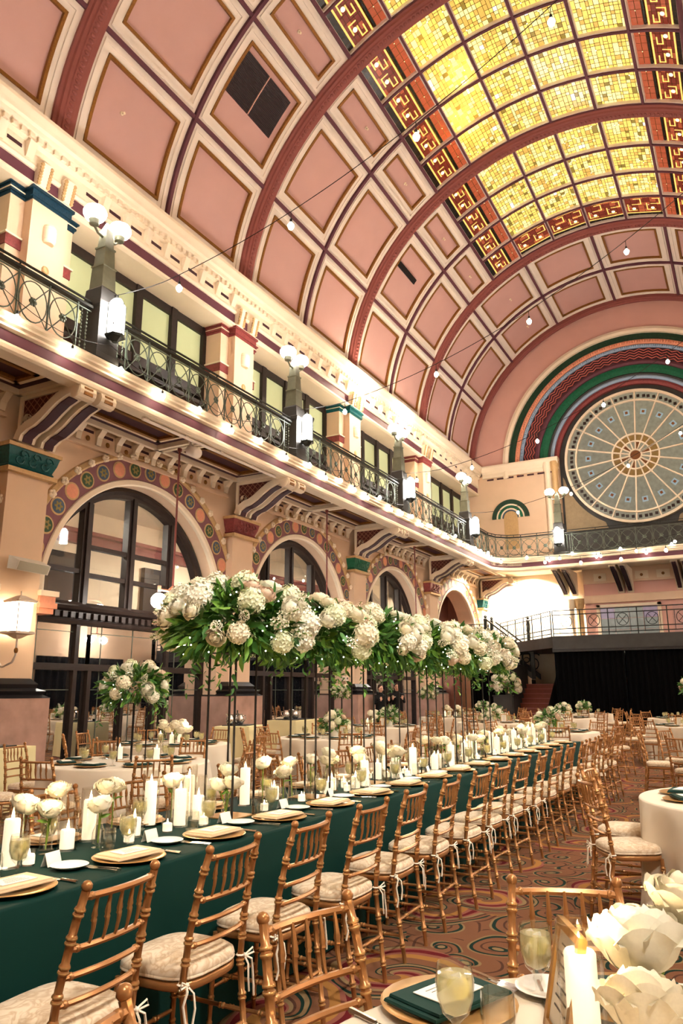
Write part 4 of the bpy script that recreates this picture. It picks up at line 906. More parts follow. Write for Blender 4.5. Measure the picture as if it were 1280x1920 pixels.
mb = MB(); mb.box(-9.0,-8.96,31.2,33.9,0,2.6); mb.add([(-7.5,31.2,.1),(-7.5,31.2,.9),(-7.5,33.9,2.8),(-7.5,33.9,.1)], [(0,1,2,3)]); mb.build('side_board', M['grime'], stt)
t = thing('stair_drape', 'black drape hung under the stair landing', 'drape', (0,0,0))
pts = [(-11.5+1.6*i/40, 33.5+.04*math.sin(i*1.2)) for i in range(41)]
mb = MB(); mb.loft([[(x,y,.02) for x, y in pts],[(x,y,2.3) for x, y in pts]], closed=False, cap=False); mb.build('cloth', M['drape'], t)
t = thing('pedestal_box', 'charcoal pedestal box at the foot of the stairs', 'pedestal', (-9.35,31.6,0))
mb = MB(); mb.box(-.42,.42,-.3,.3,0,1.28); mb.box(-.46,.46,-.34,.34,1.28,1.34); mb.box(-.46,.46,-.34,.34,0,.1); mb.build('body', M['grime'], t)
# stage wash light that burns out the end wall
for (x, y, z, tx, ty, tz, e) in ((-9.0,35.2,6.6,-9.2,36.4,4.6,1500),(-10.7,33.3,6.6,-11.8,33.2,4.6,260)):
    l = bpy.data.lights.new('wash_light', 'SPOT'); l.energy = e*LS; l.color = (1,.93,.78); l.spot_size = R(140); l.spot_blend = .6; l.shadow_soft_size = .08
    o = bpy.data.objects.new('wash_light', l); COL.objects.link(o); o.location = (x,y,z); o.rotation_euler = (Vector((tx,ty,tz))-Vector((x,y,z))).to_track_quat('-Z','Y').to_euler()
# up-lights standing on the cornice
for y, e in ((22.6,110),(26.3,70)):
    l = bpy.data.lights.new('cornice_uplight', 'POINT'); l.energy = e*LS; l.color = (1,.84,.6); l.shadow_soft_size = .05
    o = bpy.data.objects.new('cornice_uplight', l); COL.objects.link(o); o.location = (-10.95, y, 12.25)

# unseen fill spots added under the opposite balcony to brighten the tables
for i, (y, tx, ty, e) in enumerate(((-1.5,-1.6,2.6,330),(3.0,-3.0,4.5,330),(8.0,-3.2,8.5,330),(13.0,-4.5,13.0,330),(18.5,-5.0,18.5,330),(25.0,-5.5,25.0,330))):
    t = thing('fill_spot', 'added cream fill spot under the opposite balcony, '+nth(i)+' from the near end', 'spotlight', (1.7,y,6.6), 0, 'added fill spots')
    mb = MB(); mb.lathe([(.09,0),(.1,.02),(.1,.26),(.05,.3)], 14); mb.tube([(0,0,.28),(.2,0,.38)], .03, 6); mb.build('housing', M['ivory'], t)
    l = bpy.data.lights.new('fill_spot_lamp', 'SPOT'); l.energy = e*LS*1.45; l.color = (1,.93,.82); l.spot_size = R(75); l.spot_blend = 1.0; l.shadow_soft_size = .25
    o = bpy.data.objects.new('fill_spot_lamp', l); COL.objects.link(o); o.location = (1.65,y,6.5); o.rotation_euler = (Vector((tx,ty,.6))-Vector((1.65,y,6.5))).to_track_quat('-Z','Y').to_euler()

for i, y in enumerate((21.62, 21.86)):
    t = thing('wall_control', ('left' if i == 0 else 'right')+' of two small white wall controls beside the third pier', 'control panel', (-11.68, y, 1.9), group='wall controls')
    mb = MB(); mb.box(-.02,.03,-.09,.09,-.07,.07); mb.build('casing', M['ivory'], t); mb = MB(); mb.box(.03,.034,-.04,.04,-.02,.04); mb.build('display', M['grime'], t)
t = thing('follow_spot', 'dark spotlight on the balcony railing by the second clear lamp post', 'spotlight', (-9.95, 16.35, 8.3), rot=(0,0,R(-40)))
mb = MB(); mb.lathe([(.07,-.02),(.1,0),(.1,.34),(.13,.36),(.13,.44),(.11,.44)], 14); mb.xf(Matrix.Translation((0,0,.42)) @ Matrix.Rotation(R(70),4,'X') @ Matrix.Translation((0,0,-.2))); mb.build('barrel', M['dkiron'], t, smooth=True)
mb = MB(); mb.tube([(0,0,.0),(0,0,.3)], .03, 6); mb.box(-.14,.14,-.03,.03,.28,.32); mb.build('yoke', M['dkiron'], t)
# ------------------------------------------------------------------ furniture
M['chair'] = mat('bronze_gold_chair_paint', srgb(176,124,76), .28, .5, var=.1, scale=25, spec=.5)
M['chairnode'] = mat('bright_gold_joint', srgb(232,184,120), .22, .6, var=.05, spec=.5)
def damask():
    m = mat('ivory_damask', srgb(226,208,180), .8, var=0, sheen=.2); N = m.node_tree.nodes; L = m.node_tree.links
    tc = N.new('ShaderNodeTexCoord'); nz = N.new('ShaderNodeTexNoise'); nz.inputs['Scale'].default_value = 13; nz.inputs['Distortion'].default_value = 1.6; nz.inputs['Detail'].default_value = 2
    rp_ = N.new('ShaderNodeValToRGB'); e = rp_.color_ramp.elements; e[0].position = .42; e[0].color = srgb(228,210,184); e[1].position = .62; e[1].color = srgb(228,210,184)
    x = rp_.color_ramp.elements.new(.52); x.color = srgb(204,176,142)
    L.new(tc.outputs['Object'], nz.inputs['Vector']); L.new(nz.outputs['Fac'], rp_.inputs[0]); L.new(rp_.outputs[0], N['Principled BSDF'].inputs['Base Color']); return m
M['damask'] = damask()
M['ribbon'] = mat('ivory_ribbon', srgb(238,226,206), .7, var=.03)
def bamboo(mb, path, r0, r1, nodes, n=7, seg=10):
    """turned stick with ringed joints"""
    P = [Vector(p) for p in path]; L_ = [0]
    for a, b in zip(P, P[1:]): L_.append(L_[-1]+(b-a).length)
    T = L_[-1]
    def at(s):
        for i in range(len(P)-1):
            if s <= L_[i+1] or i == len(P)-2: return P[i]+(P[i+1]-P[i])*((s-L_[i])/(L_[i+1]-L_[i]))
    ss = {0: 1.0, T: 1.0}
    for i in range(1, seg): ss[T*i/seg] = 1.0
    for f_ in nodes:
        s = T*f_
        for d, k in ((-.016,1.0),(-.012,1.35),(-.004,1.35),(-.002,1.1),(.002,1.1),(.004,1.35),(.012,1.35),(.016,1.0)): ss[min(T,max(0,s+d))] = k
    ks = sorted(ss); mb.tube([at(s) for s in ks], [(r0+(r1-r0)*s/T)*ss[s] for s in ks], n)
    for f_ in nodes:
        for d in (-.008, .008):
            s = T*f_+d; r_ = (r0+(r1-r0)*s/T)*1.4; mb.tube([at(s-.0042), at(s-.002), at(s+.002), at(s+.0042)], [r_*.9, r_, r_, r_*.9], n, mi=1)
BX = [(.165,-.225,0),(.182,-.165,.44),(.176,-.185,.62),(.168,-.222,.80),(.160,-.252,.905)]
def bow(x, z):   # y of the curved back at height z, bowed towards the rear in the middle
    for (a, b) in zip(BX, BX[1:]):
        if a[2] <= z <= b[2]:
            f = (z-a[2])/(b[2]-a[2]); yy = a[1]+(b[1]-a[1])*f; hw = a[0]+(b[0]-a[0])*f; return yy-.022*(1-(x/hw)**2), hw
    return -.25, .16
def seat_outline(s, n=28):
    out = []
    for i in range(n):
        a = 2*PI*i/n; c, q = math.cos(a), math.sin(a); e = .55
        w_ = .205-.018*(-q+1)*.5*1.0
        out.append((w_*s*math.copysign(abs(c)**e, c), .185*s*math.copysign(abs(q)**e, q)-.0))
    return out
def chair_meshes():
    D = {}
    for s_, nm in ((-1,'l'),(1,'r')):
        mb = MB(); bamboo(mb, [(s_*x,y,z) for x,y,z in BX], .0125, .0135, (.1,.22,.34,.47,.58,.66,.75,.84,.93)); mb.ball((s_*BX[-1][0],BX[-1][1]-.002,.917), .018, 8, 5); D['post'+nm] = mb.mesh('back_post', [M['chair'], M['chairnode']], True)
        mb = MB(); bamboo(mb, [(s_*.178,.175,0),(s_*.172,.155,.43)], .010, .013, (.12,.36,.6,.85)); D['leg'+nm] = mb.mesh('leg', [M['chair'], M['chairnode']], True)
    mb = MB(); mb.loft([[(x,y,z) for x, y in seat_outline(k)] for k, z in ((.97,.418),(1.0,.424),(1.0,.444),(.97,.45))]); D['seat'] = mb.mesh('seat_frame', M['chair'], True)
    mb = MB(); mb.loft([[(x,y,z) for x, y in seat_outline(k)] for k, z in ((.95,.451),(1.01,.460),(1.01,.466),(1.0,.468),(1.01,.474),(.985,.492),(.88,.506),(.6,.514),(.2,.517))]); D['cushion'] = mb.mesh('cushion', M['damask'], True)
    for i, z in enumerate((.885,.735,.655,.578)):
        mb = MB(); y0, hw = bow(0, z); pts = []
        for j in range(9):
            x = -hw+2*hw*j/8; pts.append((x, bow(x*.999, z)[0], z))
        mb.tube(pts, [.0095*(1.15 if i == 0 else 1)]*9, 6); 
        for f_ in (-.9,.9): mb.ball((f_*hw*.93, bow(f_*hw*.93, z)[0], z), .0135, 6, 4)
        D['rail%d' % i] = mb.mesh('back_rail', M['chair'], True)
    mb = MB(); mb.tube([(0,0,0),(0,.0,.02),(0,.006,.05),(0,.012,.068),(0,.016,.072),(0,.018,.078),(0,.02,.084),(0,.026,.1),(0,.034,.13),(0,.038,.15)], [.005,.0055,.007,.008,.0105,.008,.0105,.008,.006,.005], 6); D['spindle'] = mb.mesh('spindle', M['chair'], True)
    for i, (a, b) in enumerate((((-.178,.17,.14),(-.168,-.21,.14)),((.178,.17,.14),(.168,-.21,.14)),((-.176,.165,.26),(-.172,-.195,.26)),((.176,.165,.26),(.172,-.195,.26)),((-.176,.168,.2),(.176,.168,.2)),((-.170,-.195,.22),(.170,-.195,.22)))):
        mb = MB(); bamboo(mb, [a, b], .0085, .0085, (.3,.7), 6, 4); D['str%d' % i] = mb.mesh('stretcher', [M['chair'], M['chairnode']], True)
    for s_, nm in ((-1,'l'),(1,'r')):
        mb = MB(); x, y = s_*.183, -.168
        mb.tube([(x+.017*math.cos(a),y+.017*math.sin(a),.455) for a in [k*2*PI/8 for k in range(8)]], .005, 4, True)
        mb.tube([(x,y-.018,.455),(x+s_*.02,y-.04,.44),(x+s_*.035,y-.035,.40),(x+s_*.03,y-.045,.34),(x+s_*.04,y-.04,.30)], .0045, 4)
        mb.tube([(x,y-.018,.455),(x-s_*.01,y-.045,.43),(x-s_*.015,y-.05,.38),(x-s_*.005,y-.048,.33)], .0045, 4)
        mb.tube([(x,y-.018,.455),(x+s_*.04,y-.03,.475),(x+s_*.05,y-.03,.455),(x,y-.02,.452)], .0045, 4); mb.ball((x,y-.022,.455), .010, 5, 4)
        D['tie'+nm] = mb.mesh('ribbon_tie', M['ribbon'], True)
    return D
CM = chair_meshes()
def kit_chair(full):
    k = Kit()
    for s_ in 'lr': k.add('back_post', CM['post'+s_]); k.add('leg', CM['leg'+s_]); k.add('ribbon_tie', CM['tie'+s_], label='ivory ribbon tie')
    k.add('seat_frame', CM['seat']); k.add('cushion', CM['damask'] if 'damask' in CM else CM['cushion'], label='ivory damask seat cushion')
    sp = []
    for j in range(5):
        x = (-2+j)*.052; y0 = bow(x, .735)[0]; y1 = bow(x, .885)[0]; sp.append((x, y0, .735))
    for i in range(4): k.add('back_rail', CM['rail%d' % i])
    for i in range(6): k.add('stretcher', CM['str%d' % i])
    for p in sp: k.add('spindle', CM['spindle'], p, rot=(R(25.5), 0, 0))
    return k
def merge(name, items, mats):
    """far chairs: several thin sticks as one mesh"""
    me = bpy.data.meshes.new(name); vs_, fs = [], []
    for m_, mtx in items:
        o = len(vs_); vs_ += [tuple(mtx @ v.co) for v in m_.vertices]; fs += [tuple(i+o for i in p.vertices) for p in m_.polygons]
    me.from_pydata(vs_, [], fs); me.materials.append(mats); me.polygons.foreach_set('use_smooth', [True]*len(fs)); return me
I4 = Matrix.Identity(4)
KC = kit_chair(True)
sp_items = [(CM['spindle'], Matrix.Translation(((-2+j)*.052, bow((-2+j)*.052,.735)[0], .735)) @ Matrix.Rotation(R(25.5), 4, 'X')) for j in range(5)]
FAR_BACK = merge('backrest', [(CM['rail%d' % i], I4) for i in range(4)]+sp_items, M['chair'])
FAR_STR = merge('stretchers', [(CM['str%d' % i], I4) for i in range(6)], M['chair'])
KF = Kit()
for s_ in 'lr': KF.add('back_post', CM['post'+s_]); KF.add('leg', CM['leg'+s_])
KF.add('seat_frame', CM['seat']).add('cushion', CM['cushion'], label='ivory damask seat cushion').add('backrest', FAR_BACK).add('stretchers', FAR_STR)
def chair(label, x, y, rz, group):
    return (KC if (y < 8.2 and x > -5) or y < 5 else KF).place('ballroom_chair', label, 'chair', (x, y, 0), rz, group)
rc = random.Random(11)
for i in range(17):
    chair('gold ballroom chair, '+nth(i)+' from the near end, aisle side of green table', -2.15+rc.uniform(-.02,.02), 1.98+.622*i+rc.uniform(-.015,.015), R(90+rc.uniform(-3,3)), 'chairs along the aisle side of the long green table')
for i in range(1, 16):
    chair('gold ballroom chair, '+nth(i-1)+' from the near end, wall side of green table', -3.67+rc.uniform(-.03,.02), 2.2+.622*i+rc.uniform(-.04,.04), R(-90+rc.uniform(-5,5)), 'chairs along the wall side of the long green table')
# ---- long green table
M['greencloth'] = mat('dark_green_satin', srgb(7,46,40), .7, var=.08, scale=3, spec=.15)
M['ivorycloth'] = mat('ivory_linen', srgb(226,212,190), .8, var=.03, scale=3, sheen=.2)
M['creamcloth'] = mat('pale_yellow_linen', srgb(232,220,170), .8, var=.03, scale=3)
M['tablewood'] = mat('plywood', srgb(150,112,70), .6, var=.2)
def rect_cloth(x0, x1, y0, y1, z, zb, amp, freq, seed, corner=.03):
    rr = random.Random(seed); per = []
    def side(a, b, n):
        for i in range(n): per.append((a[0]+(b[0]-a[0])*i/n, a[1]+(b[1]-a[1])*i/n, (b[1]-a[1], -(b[0]-a[0]))))
    nx, ny = max(8, int((x1-x0)*24)), max(8, int((y1-y0)*24))
    side((x0,y0),(x1,y0),nx); side((x1,y0),(x1,y1),ny); side((x1,y1),(x0,y1),nx); side((x0,y1),(x0,y0),ny)
    ph = rr.uniform(0,6); rings = []
    for zz, k, inset in ((z,0,.012),(z-.004,0,.003),(z-.012,.0,0),(z-.12,.15,0),(z-.3,.55,0),(z-.5,.85,0),(zb,1.1,0)):
        ring = []
        for i, (x, y, nrm) in enumerate(per):
            l = math.hypot(*nrm); nx_, ny_ = nrm[0]/l, nrm[1]/l; s = i/24.0
            w_ = amp*k*(math.sin(s*freq+ph)+.6*math.sin(s*freq*1.73+2*ph)+.4*math.sin(s*freq*.47+ph))
            o_ = w_+.03*k-inset; ring.append((x+nx_*o_, y+ny_*o_, zz))
        rings.append(ring)
    mb = MB(); mb.loft(rings[::-1], cap=False); n = len(per)
    mb.f.append(tuple(range(len(mb.v)-n, len(mb.v)))); mb.m.append(0)
    return mb
def table_under(label, loc, size, group=None):
    t = thing('banquet_table', label, 'table', loc, 0, group); mb = MB(); mb.cbox((0,0,.735),(size[0]-.06,size[1]-.06,.025)); mb.build('tabletop', M['tablewood'], t)
    for sx in (-1,1):
        for sy in (-1,1): mb = MB(); mb.tube([(sx*(size[0]/2-.12),sy*(size[1]/2-.12),0),(sx*(size[0]/2-.12),sy*(size[1]/2-.12),.72)], .018, 6); mb.build('leg', M['dkiron'], t)
TX0, TX1, TY0, TY1 = -3.43, -2.42, 1.1, 12.05
for j in range(4):
    L_ = (TY1-TY0)/4
    table_under(nth(j)+' folding table from the near end under the long green cloth', ((TX0+TX1)/2, TY0+L_*(j+.5), 0), (1.0, L_), 'tables joined under the green cloth')
o = rect_cloth(TX0, TX1, TY0, TY1, .76, .015, .012, 7.5, 5).build('tablecloth', M['greencloth'], smooth=True); tag(o, 'dark green satin cloth falling to the floor over the long table', 'tablecloth')
# ---- round tables
def round_cloth(r, z, zb, amp, nf, seed, n=140):
    rr = random.Random(seed); ph = [rr.uniform(0,6) for _ in range(3)]; rings = []
    for zz, k, rk in ((z,0,.0001),(z,0,r*.98),(z-.003,0,r*.995),(z-.014,0,r+.002),(z-.12,.35,r+.004),(z-.32,.8,r+.01),(z-.55,1,r+.02),(zb,1.25,r+.04)):
        rings.append([((rk+amp*k*(math.sin(nf*a+ph[0])+.5*math.sin((nf+5)*a+ph[1])))*math.cos(a), (rk+amp*k*(math.sin(nf*a+ph[0])+.5*math.sin((nf+5)*a+ph[1])))*math.sin(a), zz) for a in [2*PI*i/n for i in range(n)]])
    mb = MB(); mb.loft(rings, cap=False); return mb.mesh('tablecloth', M['ivorycloth'], True)
RC = [round_cloth(.9, .76, .012, .042, 11, s) for s in range(3)]; RCS = round_cloth(.78, .76, .012, .028, 10, 9)
ut = MB(); ut.lathe([(.01,.72),(.74,.72),(.74,.745),(.01,.745)], 32); ut_me = ut.mesh('tabletop', M['tablewood'])
lg = MB(); lg.tube([(0,0,0),(0,0,.72)], .018, 6); lg_me = lg.mesh('leg', M['dkiron'])
TB = {  # id: x, y, phrase, number of chairs, first angle
 'L1': (-6.15, 6.4, 'wall-side table with tall flowers', 8, 10),
 'L2': (-7.7, 8.85, 'candlelit table by first mirror', 8, 10),
 'L3': (-6.35, 11.35, 'table before the service stand', 8, 39),
 'L4': (-7.25, 15.3, 'table beyond the service stand', 8, 15),
 'L5': (-8.1, 21.6, 'table nearest the waiters', 8, 0),
 'L6': (-8.6, 26.3, 'table beside the stair drape', 8, 0),
 'M1': (-3.55, 14.75, 'table past the green table end', 8, 22),
 'M2': (-4.95, 22.2, 'mid-hall table before the stage', 8, 12),
 'M3': (-5.75, 18.4, 'mid-hall table with white menus', 8, 0),
 'M5': (-5.2, 26.6, 'table closest to stage curtain', 8, 10),
 'R1': (.04, 6.2, 'near table across the aisle', 10, 27),
 'R2': (-.15, 12.2, 'second table across the aisle', 8, 8),
 'R3': (-1.35, 18.2, 'third table across the aisle', 8, 12),
 'R4': (-1.9, 23.0, 'farthest table across the aisle', 8, 0),
 'BR': (-.17, 1.57, 'table closest to the camera', 0, 0)}
SKIP = {'R1': (0,1,7), 'BR': ()}
def inview(x, y):   # roughly inside the photo's field
    a = math.degrees(math.atan2(-x, y)); return 1.5 < a < 55 
for q, (k, (x, y, ph, nc, a0)) in enumerate(TB.items()):
    t = thing('round_banquet_table', 'round folding table under ivory cloth, the '+ph, 'table', (x,y,0), 0, 'round tables'); put('tabletop', ut_me, t)
    for i in range(4): put('leg', lg_me, t, (.45*math.cos(PI/4+i*PI/2), .45*math.sin(PI/4+i*PI/2), 0))
    put('tablecloth', RCS if k == 'BR' else RC[q % 3], None, (x,y,0), rc.uniform(0,6), label='ivory floor-length cloth on the '+ph, cat='tablecloth', group='ivory round tablecloths')
    n = 0
    for i in range(nc):
        a = R(a0+360/nc*i+rc.uniform(-3,3)); d = 1.21+rc.uniform(0,.07)
        cx, cy = x+d*math.cos(a), y+d*math.sin(a)
        if k in SKIP and i in SKIP[k] and 0: continue
        if k == 'R1':
            if i not in (4, 5): continue
            cx, cy = x+1.06*math.cos(a), y+1.06*math.sin(a)
        if not inview(cx, cy): continue
        if k == 'M1' and cy < 13.0: pass
        chair('gold ballroom chair, '+nth(n)+' anticlockwise at the '+ph, cx, cy, a+R(90)+R(rc.uniform(-6,6)), 'chairs at the round tables'); n += 1
for i, (a, cx, cy) in enumerate(((164,-.93,1.89),(110,-.52,2.34),(198,-.89,1.19))):
    KC.place('ballroom_chair', 'gold ballroom chair '+['backing onto the green table','standing in the aisle','cut by the bottom edge'][i]+', at the closest table', 'chair', (cx,cy,0), R(a+90), 'chairs at the round tables')
# ---- draped service tables
def service(label, x, y, rz, sx, sy, seed):
    t = put('service_table', rect_cloth(-sx/2,sx/2,-sy/2,sy/2,.8,.02,.016,9,seed).mesh('service_table', M['creamcloth'], True), None, (x,y,0), R(rz), label=label, cat='table', group='draped service tables')
    mb = MB(); mb.cbox((0,0,.81),(sx*.7,sy*.7,.016)); mb.build('serving_tray', M['black'], t)
    return t
SV = [('pale yellow draped service table before the second pier', -9.85, 13.55, 18, .75, 1.0, 1), ('pale yellow draped service table at the left picture edge', -9.0, 6.55, 10, .9, 1.4, 2), ('pale yellow draped service table beside the second mirrored window', -10.6, 17.0, 5, .8, 1.5, 3)]
pitch = MB(); pitch.lathe([(.05,0),(.07,.02),(.085,.08),(.08,.14),(.055,.19),(.06,.22),(.05,.22),(.045,.19),(.001,.19)], 14); pitch_me = pitch.mesh('body', mat('brushed_steel', (.6,.58,.55,1), .22, 1.0, var=.05), True)
hd = MB(); hd.tube([(.07,0,.18),(.12,0,.19),(.13,0,.12),(.08,0,.06)], .01, 6); hd.tube([(-.05,0,.2),(-.09,0,.23)], .018, 6); hd_me = hd.mesh('handle', pitch_me.materials[0], True)
bot = MB(); bot.lathe([(.036,0),(.038,.01),(.038,.18),(.03,.21),(.014,.24),(.014,.29),(.001,.29)], 12); bot_me = bot.mesh('bottle', mat('dark_bottle_glass', srgb(24,34,22), .1, var=0, spec=.6), True)
bl = MB(); bl.lathe([(.0385,.05),(.0385,.15)], 12, cap=False); bl_me = bl.mesh('paper_label', M['ribbon'])
for j, s_ in enumerate(SV):
    service(*s_)
    for i in range(3):
        a = R(s_[3]); lx, ly = (-.12+.14*(i % 2), -.25+.24*i); px, py = s_[1]+lx*math.cos(a)-ly*math.sin(a), s_[2]+lx*math.sin(a)+ly*math.cos(a)
        if i < 2:
            t = thing('water_pitcher', 'steel water pitcher, '+nth(i)+' on the '+s_[0], 'pitcher', (px,py,.818), rc.uniform(0,6), 'steel pitchers'); put('body', pitch_me, t); put('handle', hd_me, t)
        else:
            t = thing('wine_bottle', 'dark wine bottle on the '+s_[0], 'bottle', (px,py,.818), 0, 'wine bottles'); put('bottle_body', bot_me, t); put('paper_label', bl_me, t)
# ------------------------------------------------------------------ table settings
M['charger'] = mat('gold_charger', srgb(196,150,88), .3, .55, var=.06, spec=.5)
M['napkin'] = mat('champagne_napkin', srgb(232,204,166), .75, var=.05)
M['napgreen'] = mat('dark_green_napkin', srgb(14,52,46), .75, var=.08)
M['china'] = mat('white_china', srgb(240,236,226), .2, var=0, spec=.5)
M['card'] = mat('white_card', srgb(246,240,226), .7, var=.02)
M['print'] = mat('grey_print', srgb(120,112,104), .7, var=0)
M['steel'] = mat('cutlery_steel', (.72,.68,.62,1), .18, 1.0, var=0)
def cloudy():
    m = glassmat('cloudy_lemon_water', (.98,.96,.84), .05); N = m.node_tree.nodes; L = m.node_tree.links; out = N['Material Output']; src = out.inputs[0].links[0].from_socket
    d = N.new('ShaderNodeBsdfDiffuse'); d.inputs[0].default_value = srgb(240,234,196); t = N.new('ShaderNodeBsdfTranslucent'); t.inputs[0].default_value = srgb(246,240,200)
    a = N.new('ShaderNodeMixShader'); a.inputs[0].default_value = .5; L.new(d.outputs[0], a.inputs[1]); L.new(t.outputs[0], a.inputs[2])
    b = N.new('ShaderNodeMixShader'); b.inputs[0].default_value = .38; L.new(src, b.inputs[1]); L.new(a.outputs[0], b.inputs[2]); L.new(b.outputs[0], out.inputs[0]); return m
M['water'] = cloudy()
M['lemon'] = mat('lemon_slice', srgb(238,228,150), .5, var=.1, scale=40); M['ice'] = mat('ice_cube', srgb(250,250,240), .2, var=.1, alpha=.45)
M['goblet'] = glassmat('goblet_glass', (.95,.95,.93), .07)
cg = MB(); cg.lathe([(.10,.0),(.16,.012),(.165,.015),(.16,.018),(.11,.008),(.001,.008)], 28); cg_me = cg.mesh('charger_plate', M['charger'], True)
def napkin_mesh(m_):
    mb = MB()
    for i, (w_, d, z) in enumerate(((.135,.085,.003),(.12,.082,.010))): mb.loft([[(x*k,y*k,z+zz) for x, y in ((-w_,-d),(0,-d*1.03),(w_,-d),(w_*1.01,0),(w_,d),(0,d*1.02),(-w_,d),(-w_*1.01,0))] for k, zz in ((.98,0),(1,.003),(.98,.008))])
    return mb.mesh('napkin', m_, True)
nk_me, nkg_me = napkin_mesh(M['napkin']), napkin_mesh(M['napgreen'])
mc = MB(); mc.cbox((0,0,.0015),(.15,.095,.002)); mc_me = mc.mesh('menu_card', M['card'])
ml = MB()
for i in range(5): ml.box(-.05+.006*i,.05-.006*i,-.03+.014*i,-.027+.014*i,.0026,.003)
ml_me = ml.mesh('menu_lettering', M['print'])
bpl = MB(); bpl.lathe([(.045,0),(.08,.014),(.082,.016),(.078,.018),(.05,.007),(.001,.007)], 22); bp_me = bpl.mesh('bread_plate', M['china'], True)
def fork_mesh():
    mb = MB(); mb.tube([(0,-.09,.004),(0,-.04,.006),(0,.03,.003)], [.007,.004,.004], 5); mb.box(-.011,.011,.03,.05,.002,.005)
    for i in range(4): mb.box(-.011+.0062*i,-.0075+.0062*i,.05,.09,.002,.005)
    return mb.mesh('fork', M['steel'], True)
def knife_mesh():
    mb = MB(); mb.tube([(0,-.11,.004),(0,-.02,.004)], [.008,.006], 6); mb.loft([[(-.008,-.02,.002),(.008,-.02,.002),(.008,-.02,.005),(-.004,-.02,.005)],[(-.009,.09,.002),(.006,.09,.002),(.006,.09,.005),(-.005,.09,.005)],[(-.002,.115,.002),(.001,.115,.002),(.001,.115,.004),(-.001,.115,.004)]]); return mb.mesh('knife', M['steel'], True)
fk_me, kn_me = fork_mesh(), knife_mesh()
gb = MB(); gb.lathe([(.034,0),(.034,.004),(.008,.012),(.007,.03),(.012,.042),(.009,.05),(.03,.07),(.04,.10),(.042,.13),(.037,.165),(.0365,.165),(.040,.13),(.038,.10),(.028,.073),(.001,.06)], 18); gb_me = gb.mesh('bowl', M['goblet'], True)
gw = MB(); gw.lathe([(.001,.061),(.027,.074),(.037,.10),(.0385,.13),(.037,.145),(.001,.146)], 14); gw_me = gw.mesh('lemon_water', M['water'], True)
le = MB(); le.lathe([(.001,-.0025),(.024,-.0025),(.025,0),(.024,.0025),(.001,.0025)], 14); le.xf(Matrix.Translation((.006,.004,.118)) @ Matrix.Rotation(R(62),4,'X') @ Matrix.Rotation(R(30),4,'Y')); le_me = le.mesh('lemon_slice', M['lemon'])
ic = MB()
for (ix,iy,iz,ir) in ((-.014,.006,.135,.4),(.012,-.014,.138,1.0),(.0,.016,.13,.7),(-.008,-.012,.11,.2)):
    c_ = MB(); c_.cbox((0,0,0),(.02,.02,.02)); c_.xf(Matrix.Translation((ix,iy,iz)) @ Matrix.Rotation(ir,4,'X') @ Matrix.Rotation(ir*2,4,'Z')); ic.add(c_.v, c_.f)
ic_me = ic.mesh('ice_cubes', M['ice'])
tm = MB(); tm.lathe([(.001,.002),(.03,.002),(.034,.01),(.038,.06),(.036,.105),(.035,.105),(.037,.06),(.031,.012),(.001,.01)], 16); tm_me = tm.mesh('tumbler', M['goblet'], True)
pc = MB(); pc.loft([[(-.045,-.02,0),(.045,-.02,0),(.045,-.018,0),(-.045,-.018,0)],[(-.045,.0,.055),(.045,.0,.055),(.045,.002,.055),(-.045,.002,.055)],[(-.045,.02,0),(.045,.02,0),(.045,.018,0),(-.045,.018,0)]]); pc_me = pc.mesh('place_card', M['card'])
def loc2(x, y, rz, dx, dy): c, s_ = math.cos(rz), math.sin(rz); return (x+dx*c-dy*s_, y+dx*s_+dy*c)
def setting(x, y, rz, where, green=False, level=2, z=.762):
    """one place: local +y points to the middle of the table"""
    t = put('charger_plate', cg_me, None, (x,y,z), rz, label='gold charger plate, '+where, cat='plate', group='charger plates')
    put('napkin', nkg_me if green else nk_me, None, (x,y,z+.0165), rz+(R(rc.uniform(-6,6))), label=('dark green' if green else 'champagne')+' folded napkin, '+where, cat='napkin', group='folded napkins')
    a, b = loc2(x,y,rz,0,.0); m_ = thing('menu_card', 'white menu card, '+where, 'card', (a,b,z+.0355), rz+R(rc.uniform(-8,8)), 'menu cards'); put('card', mc_me, m_); 
    if level > 1: put('lettering', ml_me, m_)
    a, b = loc2(x,y,rz,.15,.16); g = thing('water_goblet', 'goblet of lemon water, '+where, 'glass', (a,b,z), 0, 'water goblets'); put('bowl', gb_me, g); put('lemon_water', gw_me, g); put('lemon_slice', le_me, g); (put('ice_cubes', ic_me, g, kind='stuff') if level > 1 else None)
    if level > 1:
        a, b = loc2(x,y,rz,.065,.205); put('tumbler', tm_me, None, (a,b,z), 0, label='empty wine tumbler, '+where, cat='glass', group='wine tumblers')
        a, b = loc2(x,y,rz,-.255,.1); put('bread_plate', bp_me, None, (a,b,z), 0, label='small white bread plate, '+where, cat='plate', group='bread plates')
        for d in (-.19,-.215): a, b = loc2(x,y,rz,d,-.04 if d > -.2 else -.05); put('fork', fk_me, None, (a,b,z), rz+R(rc.uniform(-4,4)), label=('inner' if d > -.2 else 'outer')+' fork, '+where, cat='fork', group='forks')
        a, b = loc2(x,y,rz,.2,-.02); put('knife', kn_me, None, (a,b,z), rz, label='table knife, '+where, cat='knife', group='knives')
        a, b = loc2(x,y,rz,-.25,.215); put('place_card', pc_me, None, (a,b,z), rz+R(rc.uniform(-15,15)), label='white tent place card, '+where, cat='card', group='place cards')
for i in range(16):
    setting(-2.6, 2.14+.622*i, R(90), nth(i)+' place, aisle side of green table', level=2 if i < 10 else 1)
for i in range(1, 15):
    setting(-3.25, 2.25+.622*i, R(-90), nth(i-1)+' place, wall side of green table', level=1)
